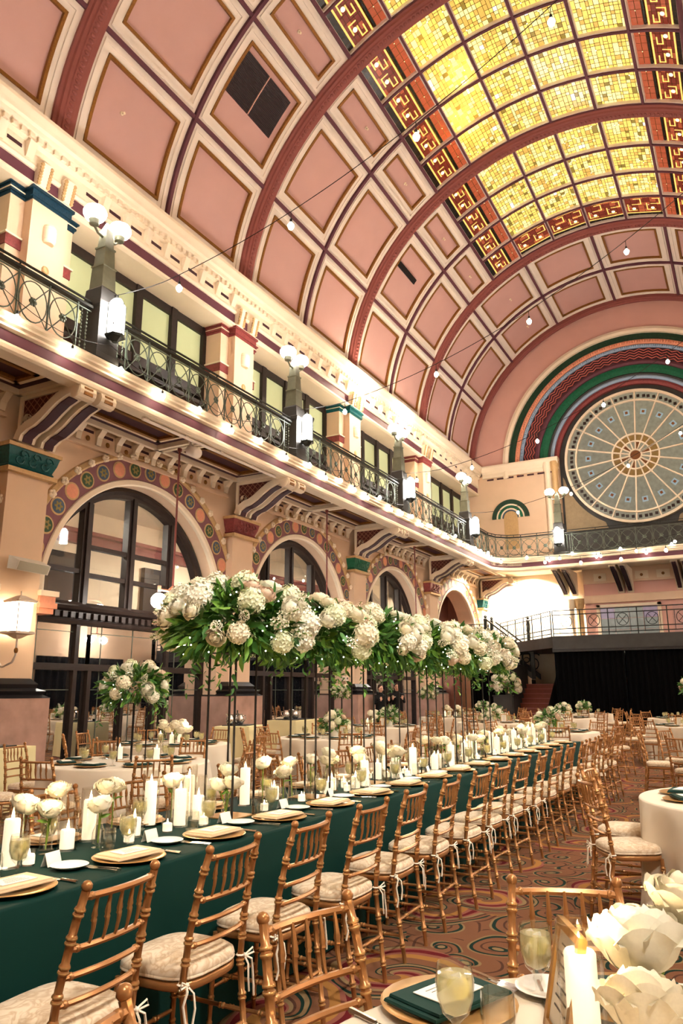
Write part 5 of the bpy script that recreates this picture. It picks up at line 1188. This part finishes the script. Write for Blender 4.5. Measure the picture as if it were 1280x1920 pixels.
for k, (x, y, ph, nc, a0) in TB.items():
    if k == 'BR': continue
    far = y > 12.5
    n = 0
    for i in range(nc):
        a = R(a0+360/nc*i); px, py = x+.62*math.cos(a), y+.62*math.sin(a)
        if not inview(px, py): continue
        setting(px, py, a+R(90), nth(n)+' place at the '+ph, green=True, level=1); n += 1
bx, by = TB['BR'][:2]
setting(-.74, 1.90, R(158-90+180), 'beside the green napkin at the closest table', green=True)
setting(-.36, 2.12, R(113-90+180), 'aisle-facing place at the closest table', green=True)
# menu frames
def frame_stand(label, x, y, rz, s=1.0, z=.762):
    t = thing('table_menu', label, 'menu', (x,y,z), rz, 'standing menu frames', rot=(R(-12),0,rz), scale=s)
    mb = MB(); w_, h = .075, .20
    mb.box(-w_,-w_+.016,-.008,.008,0,h); mb.box(w_-.016,w_,-.008,.008,0,h); mb.box(-w_,w_,-.008,.008,0,.016); mb.box(-w_,w_,-.008,.008,h-.016,h); mb.build('gilt_frame', M['charger'], t)
    mb = MB(); mb.box(-w_+.016,w_-.016,-.002,.002,.016,h-.016); mb.build('card', M['card'], t)
    mb = MB()
    for i in range(7): mb.box(-.035,.035,-.0035,-.0025,.05+.018*i,.053+.018*i)
    mb.build('lettering', M['print'], t, kind='stuff'); mb = MB(); mb.loft([[(-.02,.006,.14),(.02,.006,.14),(.02,.01,.14),(-.02,.01,.14)],[(-.02,.07,.02),(.02,.07,.02),(.02,.074,.02),(-.02,.074,.02)]]); mb.build('easel_leg', M['charger'], t)
frame_stand('gilt menu frame standing among glasses at the closest table', -.47, 1.84, R(-62), 1.15)
for k, dx, dy in (('L3',.3,-.2),('L5',.1,-.3),('M1',.25,-.2),('M3',.3,-.2),('M2',.2,-.25),('R3',-.2,-.3),('L4',.1,-.35)):
    frame_stand('gilt menu frame on the '+TB[k][2], TB[k][0]+dx, TB[k][1]+dy, R(rc.uniform(-20,20)))
# ------------------------------------------------------------------ flowers
M['petal'] = mat('ivory_petal', srgb(252,245,224), .6, var=.04, scale=12, sss=.3, emit=srgb(244,236,206), estr=0.0)
M['petalwarm'] = mat('cream_petal', srgb(250,238,210), .6, var=.05, scale=14, sss=.3)
M['petalblush'] = mat('blush_petal', srgb(238,212,188), .6, var=.1, scale=14, sss=.1)
M['petalgreen'] = mat('green_white_petal', srgb(236,240,204), .6, var=.1, scale=14, sss=.1)
M['leafdk'] = mat('dark_green_leaf', srgb(66,112,48), .45, var=.35, scale=9, spec=.4)
M['leaf'] = mat('fresh_green_leaf', srgb(112,156,62), .45, var=.3, scale=9, spec=.4)
M['stem'] = mat('flower_stem', srgb(110,140,50), .6, var=.1)
M['fairy'] = nosample(mat('fairy_light', (1,1,1), .4, var=0, emit=(1,.97,.9), estr=6))
rf = random.Random(21)
def petal(mb, base, out, up, w, h, curl, mi=0):
    """curved petal: base point, outward dir, up dir"""
    o, u = Vector(out).normalized(), Vector(up).normalized(); s = o.cross(u).normalized(); vs_ = []
    for i, t in enumerate((0, .35, .7, 1.0)):
        ww = w*(.35, .85, 1.0, .72)[i]
        for j in (-1, 0, 1):
            bend = curl*t*t; p = Vector(base)+u*(h*t*(1-.25*abs(j)*(t > .9)))+o*(bend+.25*w*(abs(j)*-1)*(1-.3*t))+s*(ww*j); vs_.append(tuple(p))
    fs = []
    for i in range(3):
        for j in range(2): a = i*3+j; fs.append((a,a+1,a+4,a+3))
    mb.add(vs_, fs, mi)
def rose_mesh(m_, seed, open_=1.0):
    """garden rose: rings of petals wrapped round a ball, outer ones opening and curling back"""
    rr = random.Random(seed); mb = MB(); mb.ball((0,0,.30), .38, 8, 6)
    for ri, (n, r, top, wid, lip) in enumerate(((3,.30,8,80,.0),(4,.44,16,66,.02),(5,.58,26,56,.05),(6,.70,34,48,.07),(7,.82,42,44,.10),(7,.92,50,42,.13),(8,1.02,62,38,.17))):
        for i in range(n):
            a0 = 360*(i+.5*(ri % 2))/n+rr.uniform(-8,8); tp = (top+rr.uniform(-6,6))*open_; vs_ = []; nu, nv = 6, 7
            for v in range(nv+1):
                fv = v/nv; pol = 155-(155-tp)*fv; w_ = wid*(.35+.65*math.sin(PI*min(1,fv*.5+.12)))*(1 if v < nv else .93); rad = r*(1+lip*max(0,fv-.55)**1.3*3.2)*(.82+.18*fv)
                for u in range(nu+1):
                    fu = u/nu*2-1; az = R(a0+w_*fu); p_ = R(pol+(20*fu*fu if v == nv else 8*fu*fu if v == nv-1 else 0)); rd = rad*(1+.05*math.sin(3.2*fu+2*ri+i)*(fv > .6)+(.03*fu))
                    vs_.append((rd*math.sin(p_)*math.cos(az), rd*math.sin(p_)*math.sin(az), .9*rd*math.cos(p_)+(1.02-r)*.62))
            mb.add(vs_, [(v*(nu+1)+u, v*(nu+1)+u+1, (v+1)*(nu+1)+u+1, (v+1)*(nu+1)+u) for v in range(nv) for u in range(nu)])
    return mb.mesh('rose', m_, True)
def hydrangea_mesh(m_, seed):
    rr = random.Random(seed); mb = MB(); mb.ball((0,0,0), .74, 10, 7); n = 130
    for i in range(n):
        z = 1-2*(i+.5)/n
        if z < -.75: continue
        a = i*2.39996; q = math.sqrt(1-z*z); d = Vector((q*math.cos(a), q*math.sin(a), z)); t = d.orthogonal().normalized(); s = d.cross(t); c = d*(.84+rr.uniform(-.06,.10)); d = (d+.45*Vector((rr.uniform(-1,1),rr.uniform(-1,1),rr.uniform(-1,1)))).normalized(); t = d.orthogonal().normalized(); s = d.cross(t); rot = rr.uniform(0,2)
        for k in range(4):
            b = rot+k*PI/2; e = t*math.cos(b)+s*math.sin(b); f_ = t*math.cos(b+PI/2)+s*math.sin(b+PI/2)
            mb.add([tuple(c), tuple(c+e*.10+f_*.085+d*.03), tuple(c+e*.2+d*.06), tuple(c+e*.10-f_*.085+d*.03)], [(0,1,2,3)])
    return mb.mesh('hydrangea', m_, True)
def stock_mesh(m_, seed):
    rr = random.Random(seed); mb = MB(); mb.tube([(0,0,-1),(0,0,1.3)], .05, 5, mi=1)
    for i in range(34):
        z = -.5+1.8*i/34; r = .42*(1-.62*max(0,(z+.2)/1.5)); a = i*2.4; c = Vector((r*math.cos(a), r*math.sin(a), z)); sz = .2*(1-.45*max(0,(z+.2)/1.5))
        for k in range(4):
            b = k*PI/2+rr.uniform(0,1); e = Vector((math.cos(a)*.3-math.sin(a)*math.cos(b), math.sin(a)*.3+math.cos(a)*math.cos(b), math.sin(b)))*sz; f_ = Vector((-math.sin(a)*-math.sin(b), math.cos(a)*-math.sin(b), math.cos(b)))*sz*.7
            mb.add([tuple(c), tuple(c+e*.6+f_), tuple(c+e*1.1+Vector((math.cos(a),math.sin(a),0))*.1), tuple(c+e*.6-f_)], [(0,1,2,3)])
    return mb.mesh('stock_spire', [m_, M['stem']], True)
ROSES = [rose_mesh(M['petal'], 1, 1.1), rose_mesh(M['petalwarm'], 2, 1.25), rose_mesh(M['petalblush'], 3, 1.25)]
HYD = [hydrangea_mesh(M['petal'], 4), hydrangea_mesh(M['petalgreen'], 5), hydrangea_mesh(M['petalwarm'], 6)]
STK = [stock_mesh(M['petal'], 7), stock_mesh(M['petalblush'], 8)]
LEAF = [(-.5,0,0),(-.2,.2,.05),(.2,.22,.06),(.5,.12,.03),(.75,0,0),(.5,-.12,.03),(.2,-.22,.06),(-.2,-.2,.05),(.1,0,-.02)]
LEAFF = [(0,1,8),(1,2,8),(2,3,8),(3,4,8),(4,5,8),(5,6,8),(6,7,8),(7,0,8)]
def leaf(mb, p, d, size, rr, mi=0):
    d = Vector(d).normalized(); s = d.cross(Vector((rr.uniform(-1,1),rr.uniform(-1,1),rr.uniform(-1,1)))).normalized(); n = s.cross(d)
    mb.add([tuple(Vector(p)+d*(x+.5)*size+s*y*size*.9+n*(z-.12*(x+.5)**2)*size) for x, y, z in LEAF], LEAFF, mi)
def foliage_mesh(rx, rz, n, seed, size=.1, trails=0, low=-.7):
    rr = random.Random(seed); mb = MB()
    for i in range(n):
        u = rr.uniform(low, 1); a = rr.uniform(0, 2*PI); q = math.sqrt(max(0,1-u*u)); k = rr.uniform(.45, 1.0)
        d = Vector((q*math.cos(a), q*math.sin(a), u)); p = Vector((d.x*rx, d.y*rx, d.z*rz))*k
        leaf(mb, p, d+Vector((rr.uniform(-.7,.7),rr.uniform(-.7,.7),rr.uniform(-.9,.2))), size*rr.uniform(.7,1.4), rr, 0 if rr.random() < .72 else 1)
    for i in range(trails):
        a = rr.uniform(0, 2*PI); r = rx*rr.uniform(.45,.98); p = Vector((r*math.cos(a), r*math.sin(a), -rz*.55)); L_ = rr.uniform(.1,.32)
        for j in range(int(L_/.028)):
            p = p+Vector((.006*math.cos(a)+rr.uniform(-.006,.006), .006*math.sin(a)+rr.uniform(-.006,.006), -.028))
            leaf(mb, p, (rr.uniform(-1,1),rr.uniform(-1,1),rr.uniform(-1,-.2)), size*rr.uniform(.4,.75), rr, 0 if rr.random() < .6 else 1)
    return mb.mesh('foliage', [M['leafdk'], M['leaf']], True)
FOL = [foliage_mesh(.43, .25, 1300, s, .08, 9, -.75) for s in (31,32)]; FOLS = [foliage_mesh(.2, .14, 260, s, .06) for s in (41,42)]
FOLM = [foliage_mesh(.36, .24, 650, s, .08, 8) for s in (51,)]
def fairy_mesh(rx, rz, n, seed):
    rr = random.Random(seed); mb = MB()
    for i in range(n):
        u = rr.uniform(-.7,1); a = rr.uniform(0,2*PI); q = math.sqrt(1-u*u); mb.ball((rx*q*math.cos(a), rx*q*math.sin(a), rz*u), .0045, 5, 4)
    return mb.mesh('fairy_lights', M['fairy'])
FRY = fairy_mesh(.47, .27, 46, 5); FRYS = fairy_mesh(.36,.24,20,6)
def blooms(t, c, rx, rz, n, seed, s0=.07, low=-.45):
    rr = random.Random(seed)
    for i in range(n):
        u = low+(1-low)*((i+.5)/n)**.9; a = i*2.39996+rr.uniform(-.4,.4); q = math.sqrt(max(0,1-u*u)); d = Vector((q*math.cos(a), q*math.sin(a), u))
        p = Vector((c[0]+d.x*rx, c[1]+d.y*rx, c[2]+d.z*rz)); r_ = rr.random()
        nrm = Vector((d.x/rx, d.y/rx, d.z/rz)).normalized(); e = nrm.to_track_quat('Z','Y').to_euler()
        if r_ < .38: put('rose', rr.choices(ROSES,(5,5,1.6))[0], t, tuple(p), rot=e, scale=s0*rr.uniform(.65,1.0))
        elif r_ < .68: put('hydrangea', rr.choice(HYD), t, tuple(p), rot=e, scale=s0*rr.uniform(.95,1.35))
        else: put('stock_spire', rr.choices(STK,(6,1))[0], t, tuple(p), rot=e, scale=s0*rr.uniform(.75,1.05))
def tall_stand(label, x, y, seed, rx=.47, n=56, h=.98, fol=None, zb=.762, w_=.105, group='tall flower stands'):
    t = thing('flower_stand', label, 'flower arrangement', (x,y,zb), R(rf.uniform(-3,3)), group)
    for sx in (-1,1):
        for sy in (-1,1): mb = MB(); mb.box(sx*w_-.005,sx*w_+.005,sy*w_-.005,sy*w_+.005,0,h); mb.build('pole', M['wire'], t)
    mb = MB(); mb.box(-w_-.01,w_+.01,-w_-.01,w_+.01,0,.006); mb.build('base_plate', M['charger'], t)
    mb = MB(); mb.box(-w_-.01,w_+.01,-w_-.01,w_+.01,h-.006,h); mb.build('top_plate', M['wire'], t)
    put('foliage', fol or FOL[seed % 2], t, (0,0,h+.17), rf.uniform(0,6), kind='stuff'); put('fairy_lights', FRY if rx > .4 else FRYS, t, (0,0,h+.17), kind='stuff')
    blooms(t, (0,0,h+.17), rx, .27 if rx > .4 else .24, n, seed, .074)
    return t
for i in range(6):
    tall_stand('tall white flower arrangement on black poles, '+nth(i)+' along the green table', -2.93, 3.95+.965*i, 60+i)
tall_stand('tall white flower arrangement on a wall-side round table', TB['L1'][0]+.02, TB['L1'][1]+.05, 71, .34, 26, .62, FOLM[0])
def low_piece(label, x, y, z, seed, s=1.0, n=12, group='low flower centrepieces', vase=True):
    t = thing('flower_centrepiece', label, 'flower arrangement', (x,y,z), 0, group, scale=s)
    mb = MB(); mb.lathe([(.05,0),(.055,.01),(.065,.09),(.07,.11),(.06,.11),(.001,.1)], 14); mb.build('bowl', M['china'], t, smooth=True)
    put('foliage', FOLS[seed % 2], t, (0,0,.19), kind='stuff'); blooms(t, (0,0,.19), .19, .15, n, seed, .055)
for k, dx, dy in (('L3',.05,.0),('L4',.1,.05),('M1',.0,.0),('M2',.0,.1),('M3',0,0),('M5',0,0),('L6',0,0)):
    low_piece('low white flower centrepiece on the '+TB[k][2], TB[k][0]+dx, TB[k][1]+dy, .762, 80+len(k)+int(TB[k][1]), 1.15)
# ball arrangements fixed beside piers and on the pedestal
for i, (lb, x, y, z, s) in enumerate((('white flower ball on a stand before the second mirrored window', -10.2,18.8,1.28,1.3),('white flower ball on a stand before the third pier', -9.9,24.4,1.2,1.5),('white flower arrangement on the charcoal pedestal', -9.3,31.5,1.34,3.0),('white flower arrangement at the right picture edge before the curtain', -1.9,28.4,1.3,2.2))):
    t = thing('flower_ball', lb, 'flower arrangement', (x,y,0), 0, 'flower balls')
    if i != 2: 
        mb = MB(); mb.tube([(0,0,.01),(0,0,z+.05*s)], .02, 6); mb.lathe([(.2,0),(.2,.015),(.03,.03)], 16); mb.build('stand_pole', M['wire'], t)
    put('foliage', FOLS[i % 2], t, (0,0,z+.14*s), scale=s, kind='stuff'); blooms(t, (0,0,z+.14*s), .19*s, .14*s, 18, 90+i, .055*s)
# ------------------------------------------------------------------ candles and bud vases
M['wax'] = nosample(mat('lit_candle_wax', srgb(250,240,214), .6, var=.03, emit=(1,.86,.62), estr=.34))
M['flame'] = nosample(mat('candle_flame', (1,.9,.6), .5, var=0, emit=(1,.80,.45), estr=20))
M['vase'] = glassmat('vase_glass', (.97,.96,.94), .05)
def cyl_mesh(r, h): 
    mb = MB(); mb.lathe([(.001,.0),(r,.0),(r,h),(r-.003,h),(r-.003,.008),(.001,.008)], 20); return mb.mesh('glass_cylinder', M['vase'], True)
def wax_mesh(r, h):
    mb = MB(); mb.lathe([(.001,0),(r,0),(r,h-.006),(r-.004,h),(.006,h-.006),(.001,h-.006)], 16); return mb.mesh('candle', M['wax'], True)
fl_ = MB(); fl_.lathe([(.001,0),(.006,.006),(.007,.013),(.004,.025),(.0005,.038)], 8); fl_me = fl_.mesh('flame', M['flame'], True)
CY = {h: cyl_mesh(.048, h) for h in (.2,.255,.3)}; WXS = {h: wax_mesh(.034, h) for h in (.085,.13,.19,.23)}
vt = MB(); vt.lathe([(.001,0),(.026,0),(.033,.065),(.030,.065),(.024,.006),(.001,.006)], 14); vt_me = vt.mesh('votive_glass', M['vase'], True); vw_me = wax_mesh(.026, .04)
def pillar(label, x, y, h, wx, z=.762):
    t = thing('pillar_candle', label, 'candle', (x,y,z), 0, 'pillar candles in glass'); put('glass_cylinder', CY[h], t); put('candle', WXS[wx], t, (0,0,.009)); put('flame', fl_me, t, (0,0,wx+.006))
def votive(label, x, y, z=.762):
    t = thing('votive_candle', label, 'candle', (x,y,z), 0, 'votive candles'); put('votive_glass', vt_me, t); put('candle', vw_me, t, (0,0,.007)); put('flame', fl_me, t, (0,0,.042), scale=.7)
bv = MB(); bv.lathe([(.001,0),(.03,0),(.032,.02),(.03,.075),(.016,.1),(.014,.125),(.018,.13),(.016,.13),(.012,.12),(.028,.07),(.03,.02),(.001,.006)], 14); bv_me = bv.mesh('bud_vase', M['vase'], True)
def bud(label, x, y, heads, z=.762):
    t = thing('bud_vase_roses', label, 'vase', (x,y,z), 0, 'bud vases of white roses'); put('bud_vase', bv_me, t)
    for (dx, dy, hz, sz) in heads:
        mb = MB(); mb.tube([(0,0,.02),(dx*.3,dy*.3,hz*.5),(dx,dy,hz-.02)], .0035, 5); mb.build('stem', M['stem'], t)
        put('rose', ROSES[rf.randint(0,1)], t, (dx,dy,hz), rot=(rf.uniform(-.35,.35),rf.uniform(-.35,.35),rf.uniform(0,6)), scale=sz)
        mb = MB(); leaf(mb, (dx*.6,dy*.6,hz*.7), (rf.uniform(-1,1),rf.uniform(-1,1),.3), .045, rf); mb.build('leaf', M['leaf'], t)
np_, nv_, nb_ = 0, 0, 0
GT = ' along the green table, counted from the near end'
for x, y, h, w_ in ((-2.94,2.39,.255,.19),(-3.01,2.77,.255,.085),(-3.1,2.99,.255,.19),(-2.97,3.18,.2,.085),(-3.12,3.46,.3,.23),(-2.96,3.53,.255,.19),(-3.14,3.82,.3,.23),(-3.0,3.74,.255,.13),(-3.1,4.35,.3,.23)):
    pillar(nth(np_)+' pillar candle'+GT, x, y, h, w_); np_ += 1
for x, y in ((-2.9,2.46),(-2.87,3.04),(-2.9,3.36),(-2.86,3.62),(-2.84,4.2)): votive(nth(nv_)+' votive candle'+GT, x, y); nv_ += 1
for x, y, hd_ in ((-3.12,2.6,((.0,.0,.22,.062),)),(-3.03,2.66,((.0,.05,.28,.05),(.01,.0,.2,.055))),(-2.93,2.89,((.02,-.02,.2,.055),(-.02,.05,.27,.05))),(-3.17,3.22,((0,0,.24,.055),)),(-3.1,3.62,((0,0,.23,.058),)),(-2.9,3.88,((.03,.02,.2,.055),(-.03,.05,.27,.05),(-.05,-.02,.19,.05))),(-2.84,4.42,((0,0,.22,.055),)),(-3.06,4.5,((0,0,.26,.055),))):
    bud(nth(nb_)+' bud vase of white roses'+GT, x, y, hd_); nb_ += 1
y = 4.62
while y < 11.75:
    base = 3.95+.965*round((y-3.95)/.965); near = abs(y-base) < .16
    xs = [-3.06,-2.95,-2.84]
    if near: y += .05; continue
    rf.shuffle(xs)
    pillar(nth(np_)+' pillar candle'+GT, xs[0]+rf.uniform(-.02,.02), y+rf.uniform(-.03,.03), *rf.choice(((.3,.23),(.255,.19),(.255,.13),(.2,.085),(.3,.19)))); np_ += 1
    if len(xs) > 2:
        votive(nth(nv_)+' votive candle'+GT, xs[1]+rf.uniform(-.02,.02), y+rf.uniform(.03,.06)); nv_ += 1
    bud(nth(nb_)+' bud vase of white roses'+GT, xs[-1]+rf.uniform(-.02,.02), y+.09+rf.uniform(-.02,.02), [(rf.uniform(-.03,.03), rf.uniform(-.04,.04), rf.uniform(.19,.28), rf.uniform(.048,.058)) for _ in range(rf.choice((1,1,2)))]); nb_ += 1
    y += .17
for i in range(10):
    l = bpy.data.lights.new('candle_light', 'POINT'); l.energy = 2.2*LS; l.color = (1,.72,.4); l.shadow_soft_size = .06
    o = bpy.data.objects.new('candle_light', l); COL.objects.link(o); o.location = (-2.93+.06*(-1)**i, 2.5+1.0*i, 1.12)
for (cx_, cy_) in ((-.36,1.75),(-.02,6.05),(-7.5,9.0),(-1.3,18.2)):
    l = bpy.data.lights.new('candle_light', 'POINT'); l.energy = 2.5*LS; l.color = (1,.74,.42); l.shadow_soft_size = .04
    o = bpy.data.objects.new('candle_light', l); COL.objects.link(o); o.location = (cx_,cy_,1.04)
# candles and roses on round tables
for k, lst in (('L2', ((-.2,.05),(.15,-.1),(.0,.25))), ('R3', ((0,0),(.15,.1))), ('R2', ((-.1,0),(.1,.1))), ('L5', ((.15,.1),(-.1,-.1))), ('L4', ((-.3,-.2),(-.35,.15))), ('L1', ((.25,.2),(-.25,.15))), ('R1', ((.0,0),(-.12,.12)))):
    for i, (dx, dy) in enumerate(lst):
        x, y = TB[k][0]+dx, TB[k][1]+dy
        pillar(nth(i)+' pillar candle on the '+TB[k][2], x, y, .255, .13)
        if k not in ('L1',): bud(nth(i)+' bud vase of roses on the '+TB[k][2], x+.13, y-.1, ((0,0,.26,.07),(.07,.04,.2,.065),(-.05,.06,.3,.06)))
pillar('pillar candle in glass at the table closest to the camera', -.40, 1.80, .255, .19)
bud('bud vase with large white roses at the closest table', -.28, 1.80, ((.0,.0,.235,.085),(.09,.12,.29,.075),(.02,-.12,.16,.075)))
t = thing('water_goblet', 'goblet of lemon water before the aisle chair at the closest table', 'glass', (-.565,2.06,.762), 0, 'water goblets'); put('bowl', gb_me, t); put('lemon_water', gw_me, t); put('lemon_slice', le_me, t); put('ice_cubes', ic_me, t, kind='stuff')
# ------------------------------------------------------------------ string lights
bulb = MB(); bulb.lathe([(.001,-.14),(.035,-.125),(.055,-.08),(.055,-.055),(.026,-.02),(.018,0)], 10); bulb_me = bulb.mesh('bulb', M['bulb'], True)
sk = MB(); sk.lathe([(.02,-.01),(.022,0),(.022,.05),(.008,.07)], 8); sk.tube([(0,0,.06),(0,0,.2)], .006, 4); sk_me = sk.mesh('socket', M['wire'])
def string(label, pts, bulbs, drop=.2, r=.009):
    t = thing('string_light', label, 'string lights', (0,0,0), 0, 'festoon string lights')
    mb = MB(); mb.tube(pts, r, 4); mb.build('cable', M['wire'], t)
    for p in bulbs:
        o = put('socket', sk_me, t, (p[0],p[1],p[2]-drop), scale=1.0); put('bulb', bulb_me, o)
def parab(x): u = x+9.85; return 8.72-.10*u*(1-u/4)*.0+.02*u+.033*u*u-.12*min(u,1.2)
for j, (yy, xs) in enumerate(((PY(0)+.12,(-8.18,-5.86,-3.62,-1.51,.6)),(PY(1)+.0,(-8.42,-5.93,-3.64,-1.44,.7)),(PY(2),(-9.3,-7.36,-5.2,-3.14,-1.25)),(PY(3)-.1,(-7.7,-5.57,-3.38,-1.46,.4)))):
    pts = [(-9.85+13.2*i/40, yy, parab(-9.85+13.2*i/40)) for i in range(41)]
    string('festoon cable with bulbs crossing the hall from the '+nth(j+1)+' balcony lamp post', pts, [(x, yy, parab(x)) for x in xs])
pts = [(-9.0+12*i/30, 31.5-8*i/30, 7.5-1.6*math.sin(PI*i/30)*.6-.2) for i in range(31)]
string('lower festoon cable of bulbs in front of the stage', pts, [pts[i] for i in (5,9,13,17,21,25)])
pts = [(-8.0+11*i/30, 33.0-5*i/30, 7.5+.04*i-.9*math.sin(PI*i/30)) for i in range(31)]
string('festoon cable of bulbs before the round window balcony', pts, [pts[i] for i in (3,8,12,16,20,24)])
for k in range(-1, 4):
    y0, y1 = PY(k), (PY(k+1) if k < 3 else 32.0); n = 24
    pts = [(-9.62, y0+(y1-y0)*i/n, 7.62-.22*math.sin(PI*((i % 8)/8))) for i in range(n+1)]
    string('festoon of bulbs draped along the balcony edge, '+nth(k+1)+' bay', pts, [pts[i] for i in range(1, n, 3 if k > 0 else 4)], .22, .007)
pts = [(-9.7+i*.25, 32.2+.8*min(1,i/5) if i < 6 else 32.95, 7.5-.15*math.sin(i*.8)) for i in range(30)]
string('festoon of bulbs along the end balcony edge', pts, [pts[i] for i in range(1,30,4)], .22, .007)
# ------------------------------------------------------------------ two waiters by the third pier
M['skin'] = mat('skin', srgb(222,172,146), .5, var=.04, sss=.1); M['hair'] = mat('dark_brown_hair', srgb(58,38,30), .55, var=.2, scale=40); M['blackcloth'] = mat('black_uniform', srgb(16,16,18), .8, var=.15)
def person(label, x, y, rz, h, arm):
    t = thing('person', label, 'person', (x,y,0), rz)
    me = bpy.data.meshes.new('body'); s = h/1.72
    V = [(0,0,.98),(0,0,1.15),(0,.0,1.36),(0,.0,1.46),(0,.01,1.53)]
    E = [(0,1),(1,2),(2,3),(3,4)]; RD = [(.17,.12),(.15,.11),(.17,.11),(.07,.07),(.055,.055)]
    def chain(start, pts, rs):
        p = start
        for q_, r in zip(pts, rs): V.append(q_); RD.append((r,r)); E.append((p, len(V)-1)); p = len(V)-1
    for sd in (-1, 1):
        chain(0, [(sd*.1,0,.9),(sd*.1,.02,.5),(sd*.1,0,.1),(sd*.11,.1,.04)], (.1,.065,.045,.04))
        if arm: chain(2, [(sd*.19,0,1.38),(sd*.25,.04,1.12),(sd*.16,.24,1.24)], (.06,.045,.035))
        else: chain(2, [(sd*.19,0,1.38),(sd*.24,-.01,1.1),(sd*.24,.06,.86)], (.06,.045,.035))
    me.from_pydata([tuple(c*s for c in v) for v in V], E, []); me.materials.append(M['blackcloth'])
    o = put('body', me, t); md = o.modifiers.new('Skin', 'SKIN'); md.use_smooth_shade = True
    sv = me.skin_vertices[0].data
    for i, r in enumerate(RD): sv[i].radius = (r[0]*s, r[1]*s); sv[i].use_root = (i == 0)
    o.modifiers.new('Sub', 'SUBSURF').levels = 1; o.modifiers['Sub'].render_levels = 1
    mb = MB(); mb.ball((0,.02*s,1.62*s), .1*s, 14, 10, (.78,.95,1.18)); mb.ball((0,.118*s,1.61*s), .018*s, 6, 5, (.8,1,1.3)); mb.tube([(0,0,1.46*s),(0,.01,1.56*s)], .05*s, 8)
    for sd in (-1,1): mb.ball((sd*.08*s,.02*s,1.62*s), .022*s, 6, 5, (.4,.8,1.2))
    mb.build('head', M['skin'], t, smooth=True)
    mb = MB()
    for sd in (-1,1): mb.tube([(sd*.035*s+.024*s*math.cos(a),.108*s,1.635*s+.02*s*math.sin(a)) for a in [k*PI/5 for k in range(10)]], .003*s, 4, True); mb.ball((sd*.035*s,.098*s,1.635*s), .012*s, 6, 4)
    mb.build('glasses', M['wire'], t)
    mb = MB(); mb.box(-.025*s,.025*s,.102*s,.108*s,1.562*s,1.57*s); mb.build('mouth', M['red'], t)
    mb = MB(); mb.ball((0,-.012*s,1.655*s), .112*s, 12, 8, (.8,.92,1.05)); mb.ball((0,-.1*s,1.66*s), .045*s, 8, 6); mb.build('hair', M['hair'], t, smooth=True)
    for sd in (-1,1):
        c = (sd*.16,.26,1.26) if arm else (sd*.24,.08,.82)
        mb = MB(); mb.ball(tuple(q_*s for q_ in c), .045*s, 8, 6, (.6,.6,1.1))
        for f_ in range(4): mb.tube([((c[0]+(f_-1.5)*.018)*s,c[1]*s,(c[2]+(.03 if arm else -.03))*s),((c[0]+(f_-1.5)*.021)*s,(c[1]+.008)*s,(c[2]+(.105-.01*abs(f_-1.5) if arm else -.1))*s)], .0085*s, 5)
        mb.tube([((c[0]-sd*.03)*s,c[1]*s,c[2]*s),((c[0]-sd*.06)*s,(c[1]+.01)*s,(c[2]+(.04 if arm else -.04))*s)], .009*s, 5); mb.build('hand', M['skin'], t, smooth=True)
    mb = MB(); mb.box(.05*s,.11*s,.112*s,.118*s,1.3*s,1.32*s); mb.build('name_badge', M['china'], t)
person('waiter in black with glasses, hands raised, right of the pair by the pier', -10.75, 23.72, R(-150), 1.73, True)
person('waiter in black, left of the pair by the pier', -10.9, 22.75, R(-120), 1.68, True)
